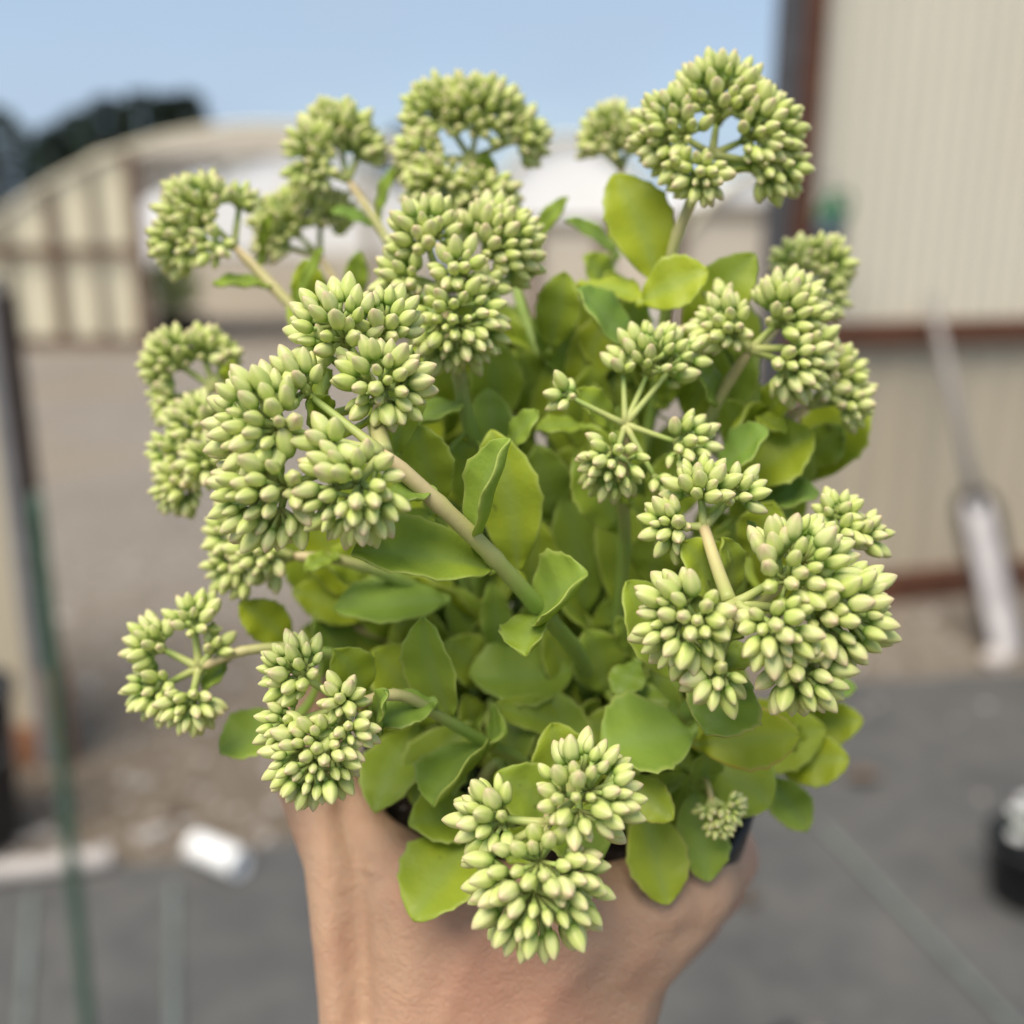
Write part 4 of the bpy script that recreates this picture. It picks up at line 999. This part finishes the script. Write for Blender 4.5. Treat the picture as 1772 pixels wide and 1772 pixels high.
# lower stem foliage: opposite pairs along every stem, deep in the plant
fl = random.Random(77); INNER = MB()
for si, s in enumerate(STEMS):
    n = len(s); L_ = sum((s[i+1]-s[i]).length for i in range(n-1))
    if L_ < 0.03: continue
    for q, u in enumerate((0.16, 0.27, 0.38, 0.50)):
        i = int(u*(n-1)); p = s[i]; tg = (s[min(i+1, n-1)]-s[i-1]).normalized(); x = tg.orthogonal().normalized(); y = tg.cross(x); a0 = q*1.57+si
        for k in (0, 1):
            a = a0+k*math.pi; o_ = x*math.cos(a)+y*math.sin(a)
            if o_.dot(-FWD) > 0.45: continue
            d_ = (o_*0.85+tg*0.75+N_*0.25).normalized(); ln = 0.022+0.010*fl.random()
            tip = p+d_*ln
            if (tip-CAM).dot(FWD) < 0.262: continue
            _leaf3(p+o_*0.001, tip, 0, 0.28, tg*0.8-o_*0.2+N_*0.3, 0.35+0.4*fl.random(), 0.25, 0.08, 1.2, 0.0, fl, False, wreal=0.012+0.005*fl.random(), into=INNER)

tag(INNER.build('inner_foliage', M['leaf'], plant), kind='stuff')

# ================================================================== HAND
def hand_point(x, y, d): return pt(x, y, d)
def pf(h, phi, extra): return RC - N_*h + (E1*math.cos(R(phi)) + E2*math.sin(R(phi)))*(potr(h)+extra)
def sph(bm, c, r, sub=2):
    m = Matrix.Translation(c); return bmesh.ops.create_icosphere(bm, subdivisions=sub, radius=r, matrix=m)['verts']
def hull(big, balls):
    bm = bmesh.new()
    for c, r in balls: sph(bm, c, r)
    bmesh.ops.convex_hull(bm, input=bm.verts[:]); 
    loose = [v for v in bm.verts if not v.link_faces]; bmesh.ops.delete(bm, geom=loose, context='VERTS')
    bm.verts.index_update(); n = len(big.v)
    big.add([v.co.copy() for v in bm.verts], [tuple(v.index for v in f.verts) for f in bm.faces]); bm.free()
def chain(big, balls):
    for i in range(len(balls)-1): hull(big, balls[i:i+2])
H = lambda x, y, d, r: (pt(x, y, d), r)
big = MB()
W1 = H(700, 1850, 0.266, 0.0185); W2 = H(985, 1850, 0.266, 0.0185)
CM = H(705, 1690, 0.264, 0.0175); TM = H(614, 1485, 0.268, 0.0135); TI = H(548, 1345, 0.280, 0.0118); TT = H(530, 1215, 0.291, 0.0098)
T2 = H(770, 1555, 0.256, 0.0110); MM = H(985, 1578, 0.2525, 0.0104); IM = H(1062, 1668, 0.263, 0.0140); IK = H(1205, 1532, 0.266, 0.0108)
chain(big, [H(640, 1860, 0.262, 0.0125), H(622, 1700, 0.262, 0.0112), H(612, 1590, 0.264, 0.0115), TM, TI, TT])
hull(big, [TM, T2, CM]); hull(big, [CM, W1, T2, MM, IM, W2]); M2 = H(1100, 1568, 0.257, 0.0100); hull(big, [MM, IM, IK, M2]); hull(big, [T2, MM, CM])
hull(big, [IM, W2, H(990, 1740, 0.28, 0.016)])
# fingers: index, middle, ring, little wrap round the far side of the pot
for hh, rr, kn, e in ((0.044, 0.0086, IK[0], 95), (0.060, 0.0092, pt(1105, 1640, 0.292), 105), (0.076, 0.0086, pt(1055, 1720, 0.308), 98), (0.090, 0.0074, pt(1010, 1790, 0.318), 80)):
    balls = [(kn, rr*1.22)]
    for ph, f in ((-8, 1.06), (28, 1.0), (62, 0.98), (e, 0.86)): balls.append((pf(hh, ph, rr*0.92), rr*f))
    chain(big, balls); hull(big, [(kn, rr*1.2), W2, IM]) if hh > 0.05 else None
# forearm towards the viewer's right side
el = CAM + RT*0.10 - UP*0.42 - FWD*0.10
chain(big, [((W1[0]+W2[0])/2 + Vector((0, 0, 0)), 0.021), ((W1[0]+W2[0])/2*0.62+el*0.38 - UP*0.02, 0.030), (el, 0.042)])
hull(big, [W1, W2, ((W1[0]+W2[0])/2*0.8+el*0.2 - UP*0.015, 0.025)])
tmp = big.build('hand', M['skin'])
md = tmp.modifiers.new('remesh', 'REMESH'); md.mode = 'VOXEL'; md.voxel_size = 0.0016; md.use_smooth_shade = True
ms_ = tmp.modifiers.new('smooth', 'SMOOTH'); ms_.factor = 0.5; ms_.iterations = 12
dg = bpy.context.evaluated_depsgraph_get(); ev = tmp.evaluated_get(dg)
me = bpy.data.meshes.new_from_object(ev); me.name = 'hand'
tmp.modifiers.clear(); tmp.data = me
me.polygons.foreach_set('use_smooth', [True]*len(me.polygons))
if not me.materials: me.materials.append(M['skin'])
# tendon groove beside the thumb, knuckle dimples and skin folds
def groove(poly, depth, width):
    P = [pt(*q) for q in poly]
    for v in me.vertices:
        best = 1e9
        for i in range(len(P)-1):
            ab = P[i+1]-P[i]; u = max(0, min(1, (v.co-P[i]).dot(ab)/ab.length_squared)); dd_ = (v.co-(P[i]+ab*u)); dd_ -= FWD*dd_.dot(FWD)*0.75
            best = min(best, dd_.length)
        if best < 3*width: DISP[v.index] -= depth*math.exp(-(best/width)**2)
DISP = [0.0]*len(me.vertices)
nrm = [v.normal.copy() for v in me.vertices]
groove([(585, 1400, 0.256), (600, 1480, 0.252), (606, 1600, 0.250), (612, 1790, 0.250)], 0.0052, 0.0042)
groove([(705, 1790, 0.246), (712, 1680, 0.246), (690, 1560, 0.248)], -0.0014, 0.005)
groove([(640, 1545, 0.25), (700, 1490, 0.25)], 0.0010, 0.0022)
groove([(575, 1470, 0.255), (660, 1462, 0.252)], 0.0008, 0.0014)
groove([(570, 1492, 0.255), (668, 1490, 0.252)], 0.0008, 0.0014)
groove([(572, 1515, 0.255), (660, 1520, 0.252)], 0.0007, 0.0014)
groove([(860, 1790, 0.243), (930, 1680, 0.243), (1060, 1590, 0.245)], 0.0012, 0.007)
groove([(1085, 1700, 0.245), (1180, 1590, 0.25)], -0.0012, 0.004)
groove([(1150, 1620, 0.25), (1215, 1625, 0.25)], 0.0010, 0.003)
groove([(760, 1780, 0.244), (800, 1690, 0.243), (830, 1620, 0.243)], -0.0009, 0.003)
groove([(930, 1790, 0.243), (960, 1720, 0.243), (1040, 1650, 0.244)], -0.0010, 0.003)
for k_ in range(7): groove([(655+k_*9, 1470+k_*13, 0.25), (720+k_*12, 1455+k_*14, 0.25)], 0.0005, 0.0009)
for k_ in range(4): groove([(1165+k_*4, 1560+k_*12, 0.252), (1215, 1548+k_*12, 0.254)], 0.0005, 0.001)
for v in me.vertices: v.co += nrm[v.index]*DISP[v.index]

tag(tmp, 'bare right hand and forearm gripping the black pot from the front', 'hand')
# thumbnail
mb = MB(); ta = (TT[0]-TI[0]).normalized(); nn = (-RT*0.55 - FWD*0.75); nn = (nn-ta*nn.dot(ta)).normalized(); ss = ta.cross(nn); vs_ = []; fs_ = []
c0 = TT[0] + ta*0.001
for i in range(9):
    u = -1+2*i/8
    for j in range(9):
        v = -1+2*j/8; wv = 0.0062*(1-0.18*max(0, abs(u)-0.6)/0.4)
        vs_.append(c0 + ta*(u*0.0065) + ss*(v*wv) + nn*(0.0099 - 0.0030*v*v - 0.0006*u*u))
for i in range(8):
    for j in range(8): a = i*9+j; fs_.append((a, a+1, a+10, a+9))
mb.add(vs_, fs_); o = mb.build('thumbnail', M['nail'], tmp); md = o.modifiers.new('thick', 'SOLIDIFY'); md.thickness = 0.0008
print('BUDS single', sum(n for s, n in COUNT if s), 'joined', sum(n for s, n in COUNT if not s), 'leaves', len([o for o in bpy.data.objects if o.name.startswith('leaf')]))
